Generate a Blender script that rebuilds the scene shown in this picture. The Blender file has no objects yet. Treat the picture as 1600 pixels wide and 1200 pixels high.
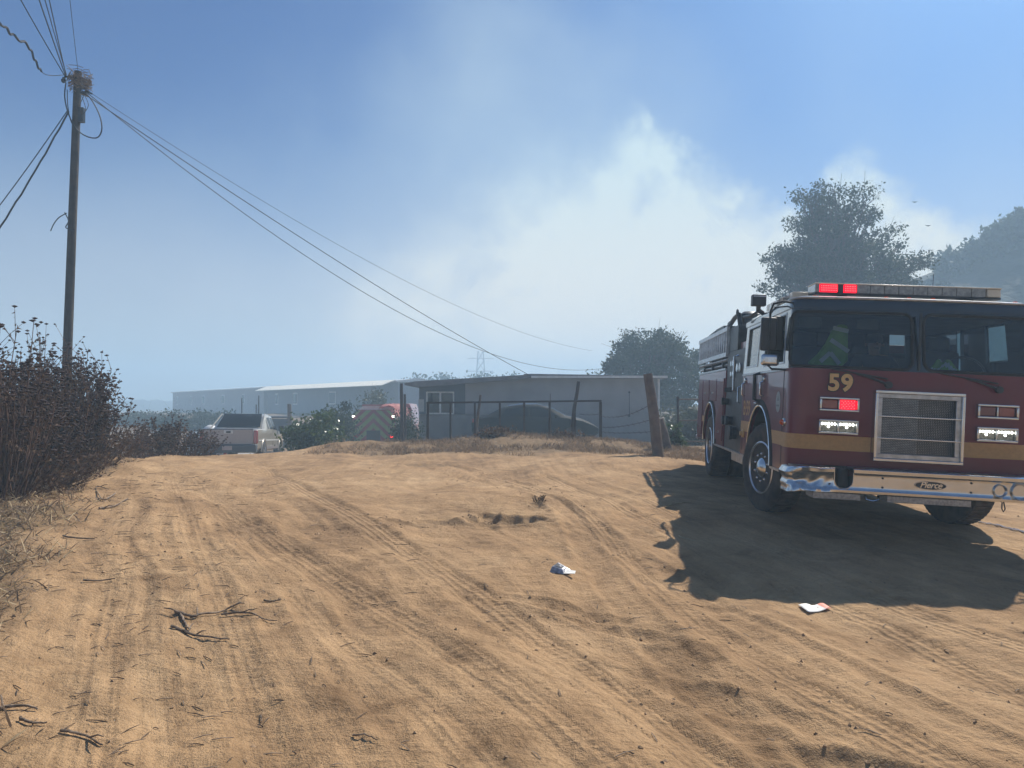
import bpy, math, random
import numpy as np
from mathutils import Matrix, Vector
C = bpy.context.scene
COL = C.collection
PI = math.pi
# ------------------------------------------------------------------ camera
EYE = 1.6
F = 1216.0
TH = math.atan(35 / 1216)
cam = bpy.data.objects.new('camera', bpy.data.cameras.new('camera')); COL.objects.link(cam)
cam.data.sensor_width = 36; cam.data.lens = 36 * F / 1600
cam.data.clip_start = 0.05; cam.data.clip_end = 3000
cam.location = (0, 0, EYE); cam.rotation_euler = (PI / 2 + TH, 0, 0)
C.camera = cam
C.render.engine = 'CYCLES'
C.cycles.use_denoising = True
C.cycles.max_bounces = 8
C.cycles.volume_bounces = 2
C.view_settings.view_transform = 'Standard'; C.view_settings.look = 'None'
C.view_settings.exposure = 0.5; C.view_settings.gamma = 1
SUN_EL, SUN_AZ = math.radians(46), math.radians(38)
HAZE_DENSITY = 0.0050

def ray(u, v):
    a, c = (u - 800) / F, -(v - 600) / F
    return Vector((a, math.cos(TH) - c * math.sin(TH), math.sin(TH) + c * math.cos(TH)))
def at(u, v, Y):
    d = ray(u, v); t = Y / d.y
    return Vector((d.x * t, Y, EYE + d.z * t))
# ------------------------------------------------------------------ sky
def build_world():
    w = bpy.data.worlds.new('World'); C.world = w; w.use_nodes = True
    nt = w.node_tree; nt.nodes.clear(); N = nt.nodes; L = nt.links
    def nd(t, **k):
        n = N.new(t)
        for a, b in k.items(): setattr(n, a, b)
        return n
    def M(op, a, b=None, c=None):
        n = nd('ShaderNodeMath', operation=op)
        for i, x in enumerate((a, b, c)):
            if x is None: continue
            if isinstance(x, (int, float)): n.inputs[i].default_value = x
            else: L.new(x, n.inputs[i])
        return n.outputs[0]
    out = nd('ShaderNodeOutputWorld'); bg = nd('ShaderNodeBackground'); L.new(bg.outputs[0], out.inputs[0])
    sky = nd('ShaderNodeTexSky', sky_type='NISHITA', sun_disc=False, sun_elevation=SUN_EL, sun_rotation=SUN_AZ,
             air_density=1.0, dust_density=2.2, ozone_density=3.0)
    tc = nd('ShaderNodeTexCoord'); sp = nd('ShaderNodeSeparateXYZ'); L.new(tc.outputs['Generated'], sp.inputs[0])
    x, y, z = sp.outputs
    az = M('MULTIPLY', M('ARCTAN2', x, y), 180 / PI)
    el = M('MULTIPLY', M('ARCTAN2', z, M('SQRT', M('ADD', M('MULTIPLY', x, x), M('MULTIPLY', y, y)))), 180 / PI)
    def noise(scale, detail, rough, off=0.0, dist=0.0):
        mp = nd('ShaderNodeMapping'); mp.inputs['Location'].default_value = (off, off * .7, off * 1.3)
        L.new(tc.outputs['Generated'], mp.inputs[0])
        n = nd('ShaderNodeTexNoise'); n.inputs['Scale'].default_value = scale; n.inputs['Detail'].default_value = detail
        n.inputs['Roughness'].default_value = rough; n.inputs['Distortion'].default_value = dist
        L.new(mp.outputs[0], n.inputs['Vector']); return n
    n1 = noise(4.5, 6, .55, 3.1); s1 = nd('ShaderNodeSeparateColor'); L.new(n1.outputs['Color'], s1.inputs[0])
    azw = M('ADD', az, M('MULTIPLY', M('SUBTRACT', s1.outputs[0], .5), 16))
    elw = M('ADD', el, M('MULTIPLY', M('SUBTRACT', s1.outputs[1], .5), 13))
    def ang(u, v):
        d = ray(u, v); return math.degrees(math.atan2(d.x, d.y)), math.degrees(math.atan2(d.z, math.hypot(d.x, d.y)))
    def blobs(lst):
        tot = None
        for (u, v, ru, rv, rot, amp) in lst:
            a0, e0 = ang(u, v); ra, re = ru / 21.0, rv / 21.0
            cr, sr = math.cos(math.radians(rot)), math.sin(math.radians(rot))
            da, de = M('SUBTRACT', azw, a0), M('SUBTRACT', elw, e0)
            p = M('MULTIPLY_ADD', da, cr / ra, M('MULTIPLY', de, sr / ra))
            q = M('MULTIPLY_ADD', da, -sr / re, M('MULTIPLY', de, cr / re))
            g = M('MULTIPLY', M('EXPONENT', M('MULTIPLY', M('ADD', M('MULTIPLY', p, p), M('MULTIPLY', q, q)), -1)), amp)
            tot = g if tot is None else M('ADD', tot, g)
        return tot
    edge = [(330, 640), (450, 520), (560, 400), (640, 320), (720, 250), (800, 215), (880, 190), (950, 172), (1000, 160), (1035, 175), (1070, 210), (1130, 250), (1180, 300), (1235, 318), (1280, 265), (1330, 225), (1370, 235), (1430, 275), (1500, 310), (1560, 330), (1640, 390), (1800, 560)]
    fc = nd('ShaderNodeFloatCurve'); cv = fc.mapping.curves[0]; pts = [((ang(u, 600)[0] + 40) / 90, ang(u, v)[1] / 30) for u, v in edge]
    pts = [(0, 0)] + pts + [(1, 0)]
    cv.points[0].location = pts[0]; cv.points[1].location = pts[-1]
    for q in pts[1:-1]: cv.points.new(*q)
    fc.mapping.update()
    wn = noise(17, 5, .6, 5.5); ws = nd('ShaderNodeSeparateColor'); L.new(wn.outputs['Color'], ws.inputs[0])
    az2 = M('ADD', az, M('ADD', M('MULTIPLY', M('SUBTRACT', s1.outputs[0], .5), 5), M('MULTIPLY', M('SUBTRACT', ws.outputs[0], .5), 5)))
    el2 = M('ADD', el, M('ADD', M('MULTIPLY', M('SUBTRACT', s1.outputs[1], .5), 5), M('MULTIPLY', M('SUBTRACT', ws.outputs[1], .5), 5)))
    L.new(M('DIVIDE', M('ADD', az2, 40), 90), fc.inputs['Value']); top = M('MULTIPLY', fc.outputs[0], 30)
    depth_in = M('SUBTRACT', top, el2)
    soft = blobs([(770, 260, 200, 230, -30, .62), (860, 440, 330, 150, 0, .55), (740, 90, 75, 90, 0, .25), (380, 470, 420, 170, 0, .25),
                  (180, 380, 130, 90, 0, .12), (1000, 160, 160, 120, 0, .35), (1560, 250, 200, 160, 0, .18), (560, 200, 120, 90, 40, .16), (1330, 120, 60, 200, 10, .12)])
    n2 = noise(9, 9, .6, 7.7, .4).outputs['Fac']; n3 = noise(3.2, 5, .5, 1.2).outputs['Fac']
    def smooth(v, a, b):
        n = nd('ShaderNodeMapRange', interpolation_type='SMOOTHSTEP'); L.new(v, n.inputs[0])
        n.inputs[1].default_value = a; n.inputs[2].default_value = b; return n.outputs[0]
    crisp = smooth(az, 3, 10); soft_w = M('MULTIPLY_ADD', crisp, -10.6, 14)
    dm = M('DIVIDE', M('ADD', depth_in, .3), soft_w); dm = smooth(dm, 0.0, 1.0)
    dm = M('MULTIPLY', dm, M('MULTIPLY_ADD', n2, 2.4, -.3))
    mott = noise(26, 7, .62, 9.9, .6).outputs['Fac']; dm = M('MULTIPLY', dm, M('MULTIPLY_ADD', mott, 1.1, .45))
    sm = M('MULTIPLY', soft, M('MULTIPLY_ADD', M('SUBTRACT', n3, .5), 1.6, 1.0))
    sm = M('ADD', sm, M('MULTIPLY', M('SUBTRACT', n2, .5), M('MULTIPLY', soft, .5)))
    hb = nd('ShaderNodeMapRange', interpolation_type='SMOOTHSTEP'); L.new(el, hb.inputs[0]); hb.inputs[1].default_value = 22; hb.inputs[2].default_value = -1; hb.inputs[4].default_value = .40
    hbn = M('MULTIPLY', hb.outputs[0], M('MULTIPLY_ADD', n3, .7, .65))
    mask = M('ADD', M('MULTIPLY', dm, .90), M('MULTIPLY', sm, .5)); mask = M('SUBTRACT', 1, M('MULTIPLY', M('SUBTRACT', 1, M('MINIMUM', M('MAXIMUM', mask, 0), .95)), M('SUBTRACT', 1, hbn)))
    # smoke is a little browner low down, blue-white high up
    low = smooth(el, 4, 20)
    sc = nd('ShaderNodeMix', data_type='RGBA'); L.new(low, sc.inputs[0])
    sc.inputs[6].default_value = (13.2, 12.4, 10.8, 1); sc.inputs[7].default_value = (9.2, 11.3, 11.9, 1)
    # the sky itself, thinned by the spread-out smoke
    tint = nd('ShaderNodeMix', data_type='RGBA', blend_type='MULTIPLY'); tint.inputs[0].default_value = 1
    L.new(sky.outputs[0], tint.inputs[6]); tint.inputs[7].default_value = (.34, .66, 1.12, 1)
    mx = nd('ShaderNodeMix', data_type='RGBA'); L.new(mask, mx.inputs[0]); L.new(tint.outputs[2], mx.inputs[6]); L.new(sc.outputs[2], mx.inputs[7])
    L.new(mx.outputs[2], bg.inputs[0]); bg.inputs[1].default_value = 0.053
build_world()
# ------------------------------------------------------------------ sun
sl = bpy.data.lights.new('sun', 'SUN'); sl.energy = 4.8; sl.angle = math.radians(0.5); sl.color = (1, .93, .83)
sun = bpy.data.objects.new('sun', sl); COL.objects.link(sun)
sd = Vector((math.sin(SUN_AZ) * math.cos(SUN_EL), math.cos(SUN_AZ) * math.cos(SUN_EL), math.sin(SUN_EL)))
sun.rotation_euler = sd.to_track_quat('Z', 'Y').to_euler(); sun.location = (20, 25, 40)

# ------------------------------------------------------------------ helpers
def tag(o, label=None, cat=None, group=None, kind=None):
    if label: o['label'] = label
    if cat: o['category'] = cat
    if group: o['group'] = group
    if kind: o['kind'] = kind
    return o
def empty(name, loc=(0, 0, 0), rz=0.0, rx=0.0, ry=0.0):
    o = bpy.data.objects.new(name, None); COL.objects.link(o); o.location = loc
    o.rotation_euler = (rx, ry, rz); o.empty_display_size = .2; return o
def copy_tree(o, parent=None):
    c = o.copy(); COL.objects.link(c); c.parent = parent
    for ch in [k for k in bpy.data.objects if k.parent == o]: copy_tree(ch, c)
    return c
def mat(name, col, rough=.6, metal=0.0, var=.12, scale=6.0, bump=0.0, bscale=40.0, spec=.5, coat=0.0, emis=None, es=1.0, var_col=None, trans=0.0, det=5):
    m = bpy.data.materials.new(name); m.use_nodes = True; nt = m.node_tree; b = nt.nodes['Principled BSDF']; L = nt.links
    b.inputs['Roughness'].default_value = rough; b.inputs['Metallic'].default_value = metal
    b.inputs['Specular IOR Level'].default_value = spec; b.inputs['Coat Weight'].default_value = coat; b.inputs['Coat Roughness'].default_value = .04
    tc = nt.nodes.new('ShaderNodeTexCoord')
    n = nt.nodes.new('ShaderNodeTexNoise'); n.inputs['Scale'].default_value = scale; n.inputs['Detail'].default_value = det
    L.new(tc.outputs['Object'], n.inputs['Vector'])
    r = nt.nodes.new('ShaderNodeValToRGB'); L.new(n.outputs['Fac'], r.inputs[0])
    c2 = var_col or tuple(min(1, c * (1 + var)) for c in col); c1 = tuple(c * (1 - var) for c in col)
    r.color_ramp.elements[0].position = .32; r.color_ramp.elements[1].position = .68
    r.color_ramp.elements[0].color = (*c1, 1); r.color_ramp.elements[1].color = (*c2, 1)
    L.new(r.outputs[0], b.inputs['Base Color'])
    if bump:
        n2 = nt.nodes.new('ShaderNodeTexNoise'); n2.inputs['Scale'].default_value = bscale; n2.inputs['Detail'].default_value = 6
        L.new(tc.outputs['Object'], n2.inputs['Vector'])
        bp = nt.nodes.new('ShaderNodeBump'); bp.inputs['Strength'].default_value = 1; bp.inputs['Distance'].default_value = bump
        L.new(n2.outputs['Fac'], bp.inputs['Height']); L.new(bp.outputs[0], b.inputs['Normal'])
    if emis:
        b.inputs['Emission Color'].default_value = (*emis, 1); b.inputs['Emission Strength'].default_value = es
    if trans:
        tr = nt.nodes.new('ShaderNodeBsdfTranslucent'); L.new(r.outputs[0], tr.inputs[0]); mx = nt.nodes.new('ShaderNodeMixShader')
        mx.inputs[0].default_value = trans; L.new(b.outputs[0], mx.inputs[1]); L.new(tr.outputs[0], mx.inputs[2])
        L.new(mx.outputs[0], nt.nodes['Material Output'].inputs[0])
    return m
def glass_mat(name, tint, refl=1.0):
    m = bpy.data.materials.new(name); m.use_nodes = True; nt = m.node_tree; nt.nodes.clear(); L = nt.links
    o = nt.nodes.new('ShaderNodeOutputMaterial'); mx = nt.nodes.new('ShaderNodeMixShader'); t = nt.nodes.new('ShaderNodeBsdfTransparent'); g = nt.nodes.new('ShaderNodeBsdfGlossy')
    lw = nt.nodes.new('ShaderNodeLayerWeight'); lw.inputs[0].default_value = .5; pw = nt.nodes.new('ShaderNodeMath'); pw.operation = 'POWER'; pw.inputs[1].default_value = 4.5
    fr = nt.nodes.new('ShaderNodeMath'); fr.operation = 'MULTIPLY_ADD'; fr.inputs[1].default_value = .95; fr.inputs[2].default_value = .045; L.new(lw.outputs['Facing'], pw.inputs[0]); L.new(pw.outputs[0], fr.inputs[0])
    t.inputs[0].default_value = (*tint, 1); g.inputs['Roughness'].default_value = .02; g.inputs[0].default_value = (refl, refl, refl, 1)
    L.new(fr.outputs[0], mx.inputs[0]); L.new(t.outputs[0], mx.inputs[1]); L.new(g.outputs[0], mx.inputs[2]); L.new(mx.outputs[0], o.inputs[0])
    return m

class MB:
    def __init__(s): s.v = []; s.f = []; s.m = []
    def add(s, vs, fs, mi=0):
        k = len(s.v); s.v += [tuple(p) for p in vs]; s.f += [tuple(i + k for i in f) for f in fs]; s.m += [mi] * len(fs); return s
    def box(s, x0, x1, y0, y1, z0, z1, mi=0, rot=None):
        vs = [(x, y, z) for x in (x0, x1) for y in (y0, y1) for z in (z0, z1)]
        if rot:
            c = Vector(((x0 + x1) / 2, (y0 + y1) / 2, (z0 + z1) / 2)); vs = [tuple(rot @ (Vector(p) - c) + c) for p in vs]
        return s.add(vs, [(0, 1, 3, 2), (4, 6, 7, 5), (0, 4, 5, 1), (2, 3, 7, 6), (0, 2, 6, 4), (1, 5, 7, 3)], mi)
    def prism(s, poly, ax, a, b, mi=0):
        # poly: 2D points in the two other axes (order x,y,z without ax)
        def P(p, h):
            q = list(p); q.insert(ax, h); return tuple(q)
        n = len(poly); vs = [P(p, a) for p in poly] + [P(p, b) for p in poly]
        fs = [tuple(range(n))[::-1], tuple(range(n, 2 * n))] + [(i, (i + 1) % n, n + (i + 1) % n, n + i) for i in range(n)]
        return s.add(vs, fs, mi)
    def tube(s, pts, r, n=8, mi=0, cap=True):
        pts = [Vector(p) for p in pts]; k = len(pts)
        rs = r if isinstance(r, (list, tuple)) else [r] * k
        vs = []; up = None
        for i, p in enumerate(pts):
            d = (pts[min(i + 1, k - 1)] - pts[max(i - 1, 0)])
            if d.length < 1e-9: d = Vector((0, 0, 1))
            d.normalize()
            if up is None:
                up = d.orthogonal().normalized()
            else:
                up = (up - d * up.dot(d))
                if up.length < 1e-6: up = d.orthogonal()
                up.normalize()
            w = d.cross(up)
            for j in range(n):
                a = 2 * PI * j / n; vs.append(tuple(p + (up * math.cos(a) + w * math.sin(a)) * rs[i]))
        fs = [(i * n + j, i * n + (j + 1) % n, (i + 1) * n + (j + 1) % n, (i + 1) * n + j) for i in range(k - 1) for j in range(n)]
        if cap: fs += [tuple(range(n))[::-1], tuple(range((k - 1) * n, k * n))]
        return s.add(vs, fs, mi)
    def lathe(s, prof, c, axis='x', n=32, mi=0, cap=1):
        # prof: list (h along axis, radius)
        vs = []
        for h, r in prof:
            for j in range(n):
                a = 2 * PI * j / n; p, q = r * math.cos(a), r * math.sin(a)
                vs.append((c[0] + h, c[1] + p, c[2] + q) if axis == 'x' else (c[0] + p, c[1] + h, c[2] + q) if axis == 'y' else (c[0] + p, c[1] + q, c[2] + h))
        k = len(prof)
        fs = [(i * n + j, i * n + (j + 1) % n, (i + 1) * n + (j + 1) % n, (i + 1) * n + j) for i in range(k - 1) for j in range(n)]
        if cap and prof[0][1] > 1e-6: fs.append(tuple(range(n))[::-1])
        if cap and prof[-1][1] > 1e-6: fs.append(tuple(range((k - 1) * n, k * n)))
        return s.add(vs, fs, mi)
    def build(s, name, mats, parent=None, smooth=40, bevel=0.0, seg=2):
        me = bpy.data.meshes.new(name); me.from_pydata(s.v, [], s.f); 
        if not isinstance(mats, (list, tuple)): mats = [mats]
        for m in mats: me.materials.append(m)
        if len(mats) > 1: me.polygons.foreach_set('material_index', s.m)
        me.update()
        import bmesh
        if len(s.f) < 20000:
            bm = bmesh.new(); bm.from_mesh(me); bmesh.ops.recalc_face_normals(bm, faces=bm.faces); bm.to_mesh(me); bm.free()
        if smooth:
            me.polygons.foreach_set('use_smooth', [True] * len(me.polygons)); me.set_sharp_from_angle(angle=math.radians(smooth))
        o = bpy.data.objects.new(name, me); COL.objects.link(o)
        if parent: o.parent = parent
        if bevel:
            b = o.modifiers.new('bevel', 'BEVEL'); b.width = bevel; b.segments = seg; b.limit_method = 'ANGLE'; b.angle_limit = math.radians(40)
        return o
def _split(self, name, mats, parent=None, smooth=40, bevel=0.0, seg=2):
    par = list(range(len(self.v)))
    def find(a):
        while par[a] != a: par[a] = par[par[a]]; a = par[a]
        return a
    for f in self.f:
        for k in f[1:]: par[find(k)] = find(f[0])
    grp = {}
    for f in self.f: grp.setdefault(find(f[0]), []).append(f)
    for fs in grp.values():
        ids = sorted({i for f in fs for i in f}); mp = {a: b for b, a in enumerate(ids)}
        MB().add([self.v[i] for i in ids], [tuple(mp[i] for i in f) for f in fs]).build(name, mats, parent, smooth, bevel, seg)
MB.build_split = _split
def grid_obj(name, V, nx, ny, m, parent=None, attrs=None):
    V = np.asarray(V, np.float32); me = bpy.data.meshes.new(name)
    me.vertices.add(len(V)); me.vertices.foreach_set('co', V.ravel())
    i, j = np.meshgrid(np.arange(ny - 1), np.arange(nx - 1), indexing='ij'); a = (i * nx + j).ravel()
    F_ = np.stack([a, a + 1, a + nx + 1, a + nx], 1).astype(np.int32); nf = len(F_)
    me.loops.add(nf * 4); me.loops.foreach_set('vertex_index', F_.ravel())
    me.polygons.add(nf); me.polygons.foreach_set('loop_start', np.arange(nf, dtype=np.int32) * 4); me.polygons.foreach_set('loop_total', np.full(nf, 4, np.int32))
    me.polygons.foreach_set('use_smooth', np.ones(nf, bool)); me.update(calc_edges=True)
    for k, val in (attrs or {}).items():
        at_ = me.attributes.new(k, 'FLOAT', 'POINT'); at_.data.foreach_set('value', np.asarray(val, np.float32).ravel())
    me.materials.append(m); o = bpy.data.objects.new(name, me); COL.objects.link(o)
    if parent: o.parent = parent
    return o
def quads_obj(name, V, m, parent=None):
    V = np.asarray(V, np.float32).reshape(-1, 3); n = len(V) // 4; me = bpy.data.meshes.new(name)
    me.vertices.add(len(V)); me.vertices.foreach_set('co', V.ravel())
    me.loops.add(n * 4); me.loops.foreach_set('vertex_index', np.arange(n * 4, dtype=np.int32))
    me.polygons.add(n); me.polygons.foreach_set('loop_start', np.arange(n, dtype=np.int32) * 4); me.polygons.foreach_set('loop_total', np.full(n, 4, np.int32))
    me.update(calc_edges=True); me.materials.append(m); o = bpy.data.objects.new(name, me); COL.objects.link(o)
    if parent: o.parent = parent
    return o
def text_obj(name, body, size, m, parent, mtx, bold=0.0, shear=0.0, extrude=.002, spacing=1.0):
    cu = bpy.data.curves.new(name, 'FONT'); cu.body = body; cu.size = size; cu.offset = bold; cu.shear = shear; cu.extrude = extrude
    cu.align_x = 'CENTER'; cu.align_y = 'CENTER'; cu.space_character = spacing; cu.resolution_u = 6
    o = bpy.data.objects.new(name + '_c', cu); COL.objects.link(o)
    dg = bpy.context.evaluated_depsgraph_get(); me = bpy.data.meshes.new_from_object(o.evaluated_get(dg)); bpy.data.objects.remove(o); bpy.data.curves.remove(cu)
    me.materials.clear(); me.materials.append(m)
    r = bpy.data.objects.new(name, me); COL.objects.link(r); r.parent = parent; r.matrix_local = mtx; return r
def lattice(x, y, seed):
    h = np.sin(x * 127.1 + y * 311.7 + seed * 74.7) * 43758.5453; return h - np.floor(h)
def vnoise(x, y, seed=0):
    xi, yi = np.floor(x), np.floor(y); fx, fy = x - xi, y - yi; fx = fx * fx * (3 - 2 * fx); fy = fy * fy * (3 - 2 * fy)
    a, b, c, d = lattice(xi, yi, seed), lattice(xi + 1, yi, seed), lattice(xi, yi + 1, seed), lattice(xi + 1, yi + 1, seed)
    return (a + (b - a) * fx) * (1 - fy) + (c + (d - c) * fx) * fy - .5
def fbm(x, y, seed=0, o=4):
    s = 0; a = 1.0
    for k in range(o): s = s + a * vnoise(x * 2 ** k, y * 2 ** k, seed + k * 13); a *= .5
    return s
# ------------------------------------------------------------------ fire engine pose (needed by the ground it stands on)
TM = Matrix(((0.99337, 0.10480, 0.04725), (-0.10400, 0.99440, -0.01904), (-0.04898, 0.01400, 0.99870)))
TT = Vector((4.008, 7.888, -1.336 + EYE))
def tw(x, y, z): return TM @ Vector((x, y, z)) + TT
# ------------------------------------------------------------------ terrain
ctl = [(0, -8, -.05), (-8, -8, .3), (8, -8, -.2), (-1.7, 3.4, 0), (0, 3.4, 0), (2.4, 3.5, -.02), (5, 3.5, -.12), (1.5, 6.3, .14), (-1.6, 6.3, .16), (4.2, 6.0, .05),
       (-6, 10, .55), (-7.5, 13.5, .58), (-4.6, 6.5, .38), (-4, 3.2, .16), (-9, 7, .7), (-1.5, 10.5, .37), (0.6, 11, .4), (-4, 11, .42), (-8, 17.5, .46), (-11, 17, .4), (-3.3, 16.5, .52), (-5.5, 17, .47),
       (-1.6, 20, .66), (1.6, 20, .68), (2.2, 15.5, .58), (3.6, 18, .5), (4.6, 22, .4), (-7.7, 24, -.25), (-10, 28, -.75), (-8, 34, -1.3), (-6.5, 40, -1.6), (-3.4, 25, .3), (2, 26, .25), (2, 34, .15), (9, 30, .1),
       (-14, 30, -.9), (-20, 45, -1.2), (-10, 52, -.6), (-22, 70, .35), (-41, 95, .6), (-60, 60, -.8), (16, 38, .6), (22, 60, 1.2), (8, 50, .3), (0, 80, .5), (40, 60, 1.5), (40, 25, .6), (12, 10, -.3), (14, 4, -.5), (-16, 8, .9), (-18, 20, .4),
       (-150, 150, 0), (150, 150, 2), (0, 200, 0), (-150, 0, 0), (150, 0, 0), (-300, 400, 0), (300, 400, 0), (0, 420, 0), (-350, 0, 0), (350, 0, 0), (0, -60, 0), (100, -60, 0), (-100, -60, 0)]
for p in [(-1.2, 1.44), (1.2, 1.44), (-1.2, 5.5), (1.2, 5.5), (0, 3.4)]:
    q = tw(p[0], p[1], 0); ctl.append((q.x, q.y, q.z))
ctl = np.array(ctl, float)
def kern(r2): return np.sqrt(r2 + 1.0)
_D = ((ctl[:, None, :2] - ctl[None, :, :2]) ** 2).sum(-1)
_n = len(ctl); _A = np.zeros((_n + 1, _n + 1)); _A[:_n, :_n] = kern(_D) ; _A[:_n, :_n] -= np.eye(_n) * .02; _A[:_n, _n] = 1; _A[_n, :_n] = 1
_w = np.linalg.solve(_A, np.append(ctl[:, 2], 0))
def base_h(x, y):
    x = np.asarray(x, float); y = np.asarray(y, float); z = np.full(x.shape, _w[-1])
    for (cx, cy, _), w in zip(ctl, _w[:-1]): z = z + w * kern((x - cx) ** 2 + (y - cy) ** 2)
    return z
def hit(u, v):
    d = ray(u, v); t = np.linspace(2.5, 40, 1500); h = base_h(d.x * t, d.y * t) - (EYE + d.z * t); k = int(np.argmax(h > 0)) if (h > 0).any() else len(t) - 1
    return Vector((d.x * t[k], d.y * t[k], EYE + d.z * t[k]))
# wheel tracks: image-traced ground curves (u, v), width, depth, tread, flow value
TR = [([(130, 1200), (160, 1000), (190, 850), (205, 740), (215, 716)], .26, .016, 1, 0.0),
      ([(235, 1200), (225, 1000), (215, 850), (222, 740)], .22, .022, 0, .45),
      ([(430, 1200), (370, 1000), (300, 830), (265, 735)], .26, .016, 1, 1.0),
      ([(620, 1200), (500, 980), (400, 850), (280, 745)], .25, .02, 0, 1.5),
      ([(930, 1200), (740, 1050), (520, 905), (360, 800), (280, 730)], .28, .03, 1, 2.1),
      ([(1130, 1200), (880, 1030), (620, 860), (460, 760), (400, 722)], .28, .024, 1, 2.7),
      ([(1260, 1200), (1060, 1040), (930, 880), (860, 790), (700, 740), (560, 718)], .3, .028, 0, 3.3),
      ([(1480, 1200), (1180, 1040), (1000, 900), (900, 800), (760, 738), (640, 716)], .26, .02, 1, 3.7),
      ([(1600, 1190), (1330, 1060), (1090, 935), (930, 830), (800, 760), (700, 722)], .3, .026, 0, 4.1),
      ([(1600, 1090), (1380, 980), (1180, 900), (1000, 810), (850, 745)], .24, .018, 1, 4.6),
      ([(1600, 1020), (1420, 960), (1240, 880), (1020, 790), (900, 745)], .28, .018, 1, 5.0),
      ([(1650, 930), (1400, 860), (1200, 800), (1000, 745), (900, 720)], .28, .014, 1, 5.6),
      ([(760, 1200), (640, 1080), (480, 950), (330, 800)], .2, .012, 1, 1.8)]
def spline(P, n=40):
    P = np.array(P); k = len(P); t = np.linspace(0, k - 1, n); out = []
    for a in t:
        i = min(int(a), k - 2); f = a - i; p0, p1, p2, p3 = P[max(i - 1, 0)], P[i], P[i + 1], P[min(i + 2, k - 1)]
        out.append(.5 * ((2 * p1) + (p2 - p0) * f + (2 * p0 - 5 * p1 + 4 * p2 - p3) * f * f + (3 * p1 - p0 - 3 * p2 + p3) * f ** 3))
    return np.array(out)
tracks = []
for (pp, wd, dp, td, fl) in TR:
    q = np.array([(h.x, h.y) for h in (hit(*p) for p in pp)]); q = spline(q); q = np.vstack([q[0] + (q[0] - q[1]) * 60, q]); tracks.append((q, wd, dp, td, fl))
# flow coordinate: constant along the tracks
_fp = np.array([(*q, t[4]) for t in tracks for q in t[0][1::8]] + [(-9, 5, -1.2), (-8, 14, -.3), (10, 4, 7), (9, 12, 7)])
_fd = ((_fp[:, None, :2] - _fp[None, :, :2]) ** 2).sum(-1); _k = len(_fp)
_FA = np.zeros((_k + 3, _k + 3)); _FA[:_k, :_k] = np.sqrt(_fd + .5) - np.eye(_k) * .3; _FA[:_k, _k:] = np.c_[np.ones(_k), _fp[:, :2]]; _FA[_k:, :_k] = _FA[:_k, _k:].T
_fw = np.linalg.solve(_FA, np.append(_fp[:, 2], [0, 0, 0]))
def flow(x, y):
    z = _fw[_k] + _fw[_k + 1] * x + _fw[_k + 2] * y
    for (cx, cy, _), w in zip(_fp, _fw[:_k]): z = z + w * np.sqrt((x - cx) ** 2 + (y - cy) ** 2 + .5)
    return z
def track_field(x, y):
    dz = np.zeros(x.shape); tread = np.zeros(x.shape); ts = np.zeros(x.shape); tn = np.zeros(x.shape)
    for ti, (q, wd, dp, td, fl) in enumerate(tracks):
        dp = dp * (.55 if fl < 2.5 else 1.15)
        best = np.full(x.shape, 9.0); bn = np.zeros(x.shape); bs = np.zeros(x.shape); s0 = 0
        for a, b in zip(q[:-1], q[1:]):
            d = b - a; Ls = math.hypot(*d)
            if Ls < 1e-6: continue
            d = d / Ls; px, py = x - a[0], y - a[1]; t = np.clip(px * d[0] + py * d[1], 0, Ls)
            ex, ey = px - t * d[0], py - t * d[1]; dist = np.hypot(ex, ey); m = dist < best
            best = np.where(m, dist, best); bn = np.where(m, px * d[1] - py * d[0], bn); bs = np.where(m, s0 + t, bs); s0 += Ls
        br = .7 + .6 * vnoise(bs * .8, np.full(x.shape, ti * 3.3), ti)
        w2 = wd / 2; inside = np.clip(1 - (best / w2) ** 6, 0, 1) * (best < w2)
        dz -= dp * .55 * inside * np.clip(br + .35, .3, 1.2); dz += dp * .35 * np.exp(-((best - w2 - .035) / .035) ** 2) * np.clip(br + .2, 0, 1.2)
        if td:
            m = (inside > .25) & (inside * np.clip(br + .2, 0, 1) > tread * .9); tread = np.where(m, inside * np.clip(br * 1.6 - .2, 0, 1), tread); ts = np.where(m, bs, ts); tn = np.where(m, bn, tn)
    return dz, tread, ts, tn
hollows = []
for (u, v, a, b, dp, rot) in [(792, 824, .40, .17, .17, 0), (760, 818, .12, .12, .12, 0), (660, 727, .5, .35, .08, 0), (1345, 1196, .38, .10, .08, -.5), (845, 800, .12, .25, .06, .4), (690, 826, .35, .1, .05, -.3), (385, 757, .3, .2, .05, .2),
                              (885, 960, .5, .09, .05, -.5), (960, 985, .4, .07, .05, -.6), (1110, 1085, .6, .12, .05, -.7), (300, 880, .3, .3, .03, 0), (500, 830, .5, .2, .03, -.6), (640, 830, .4, .15, .04, -.5), (90, 770, .8, .4, .05, 0)]:
    h = hit(u, v); hollows.append((h.x, h.y, a, b, dp, rot))
HUMP = hit(775, 800)
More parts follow.
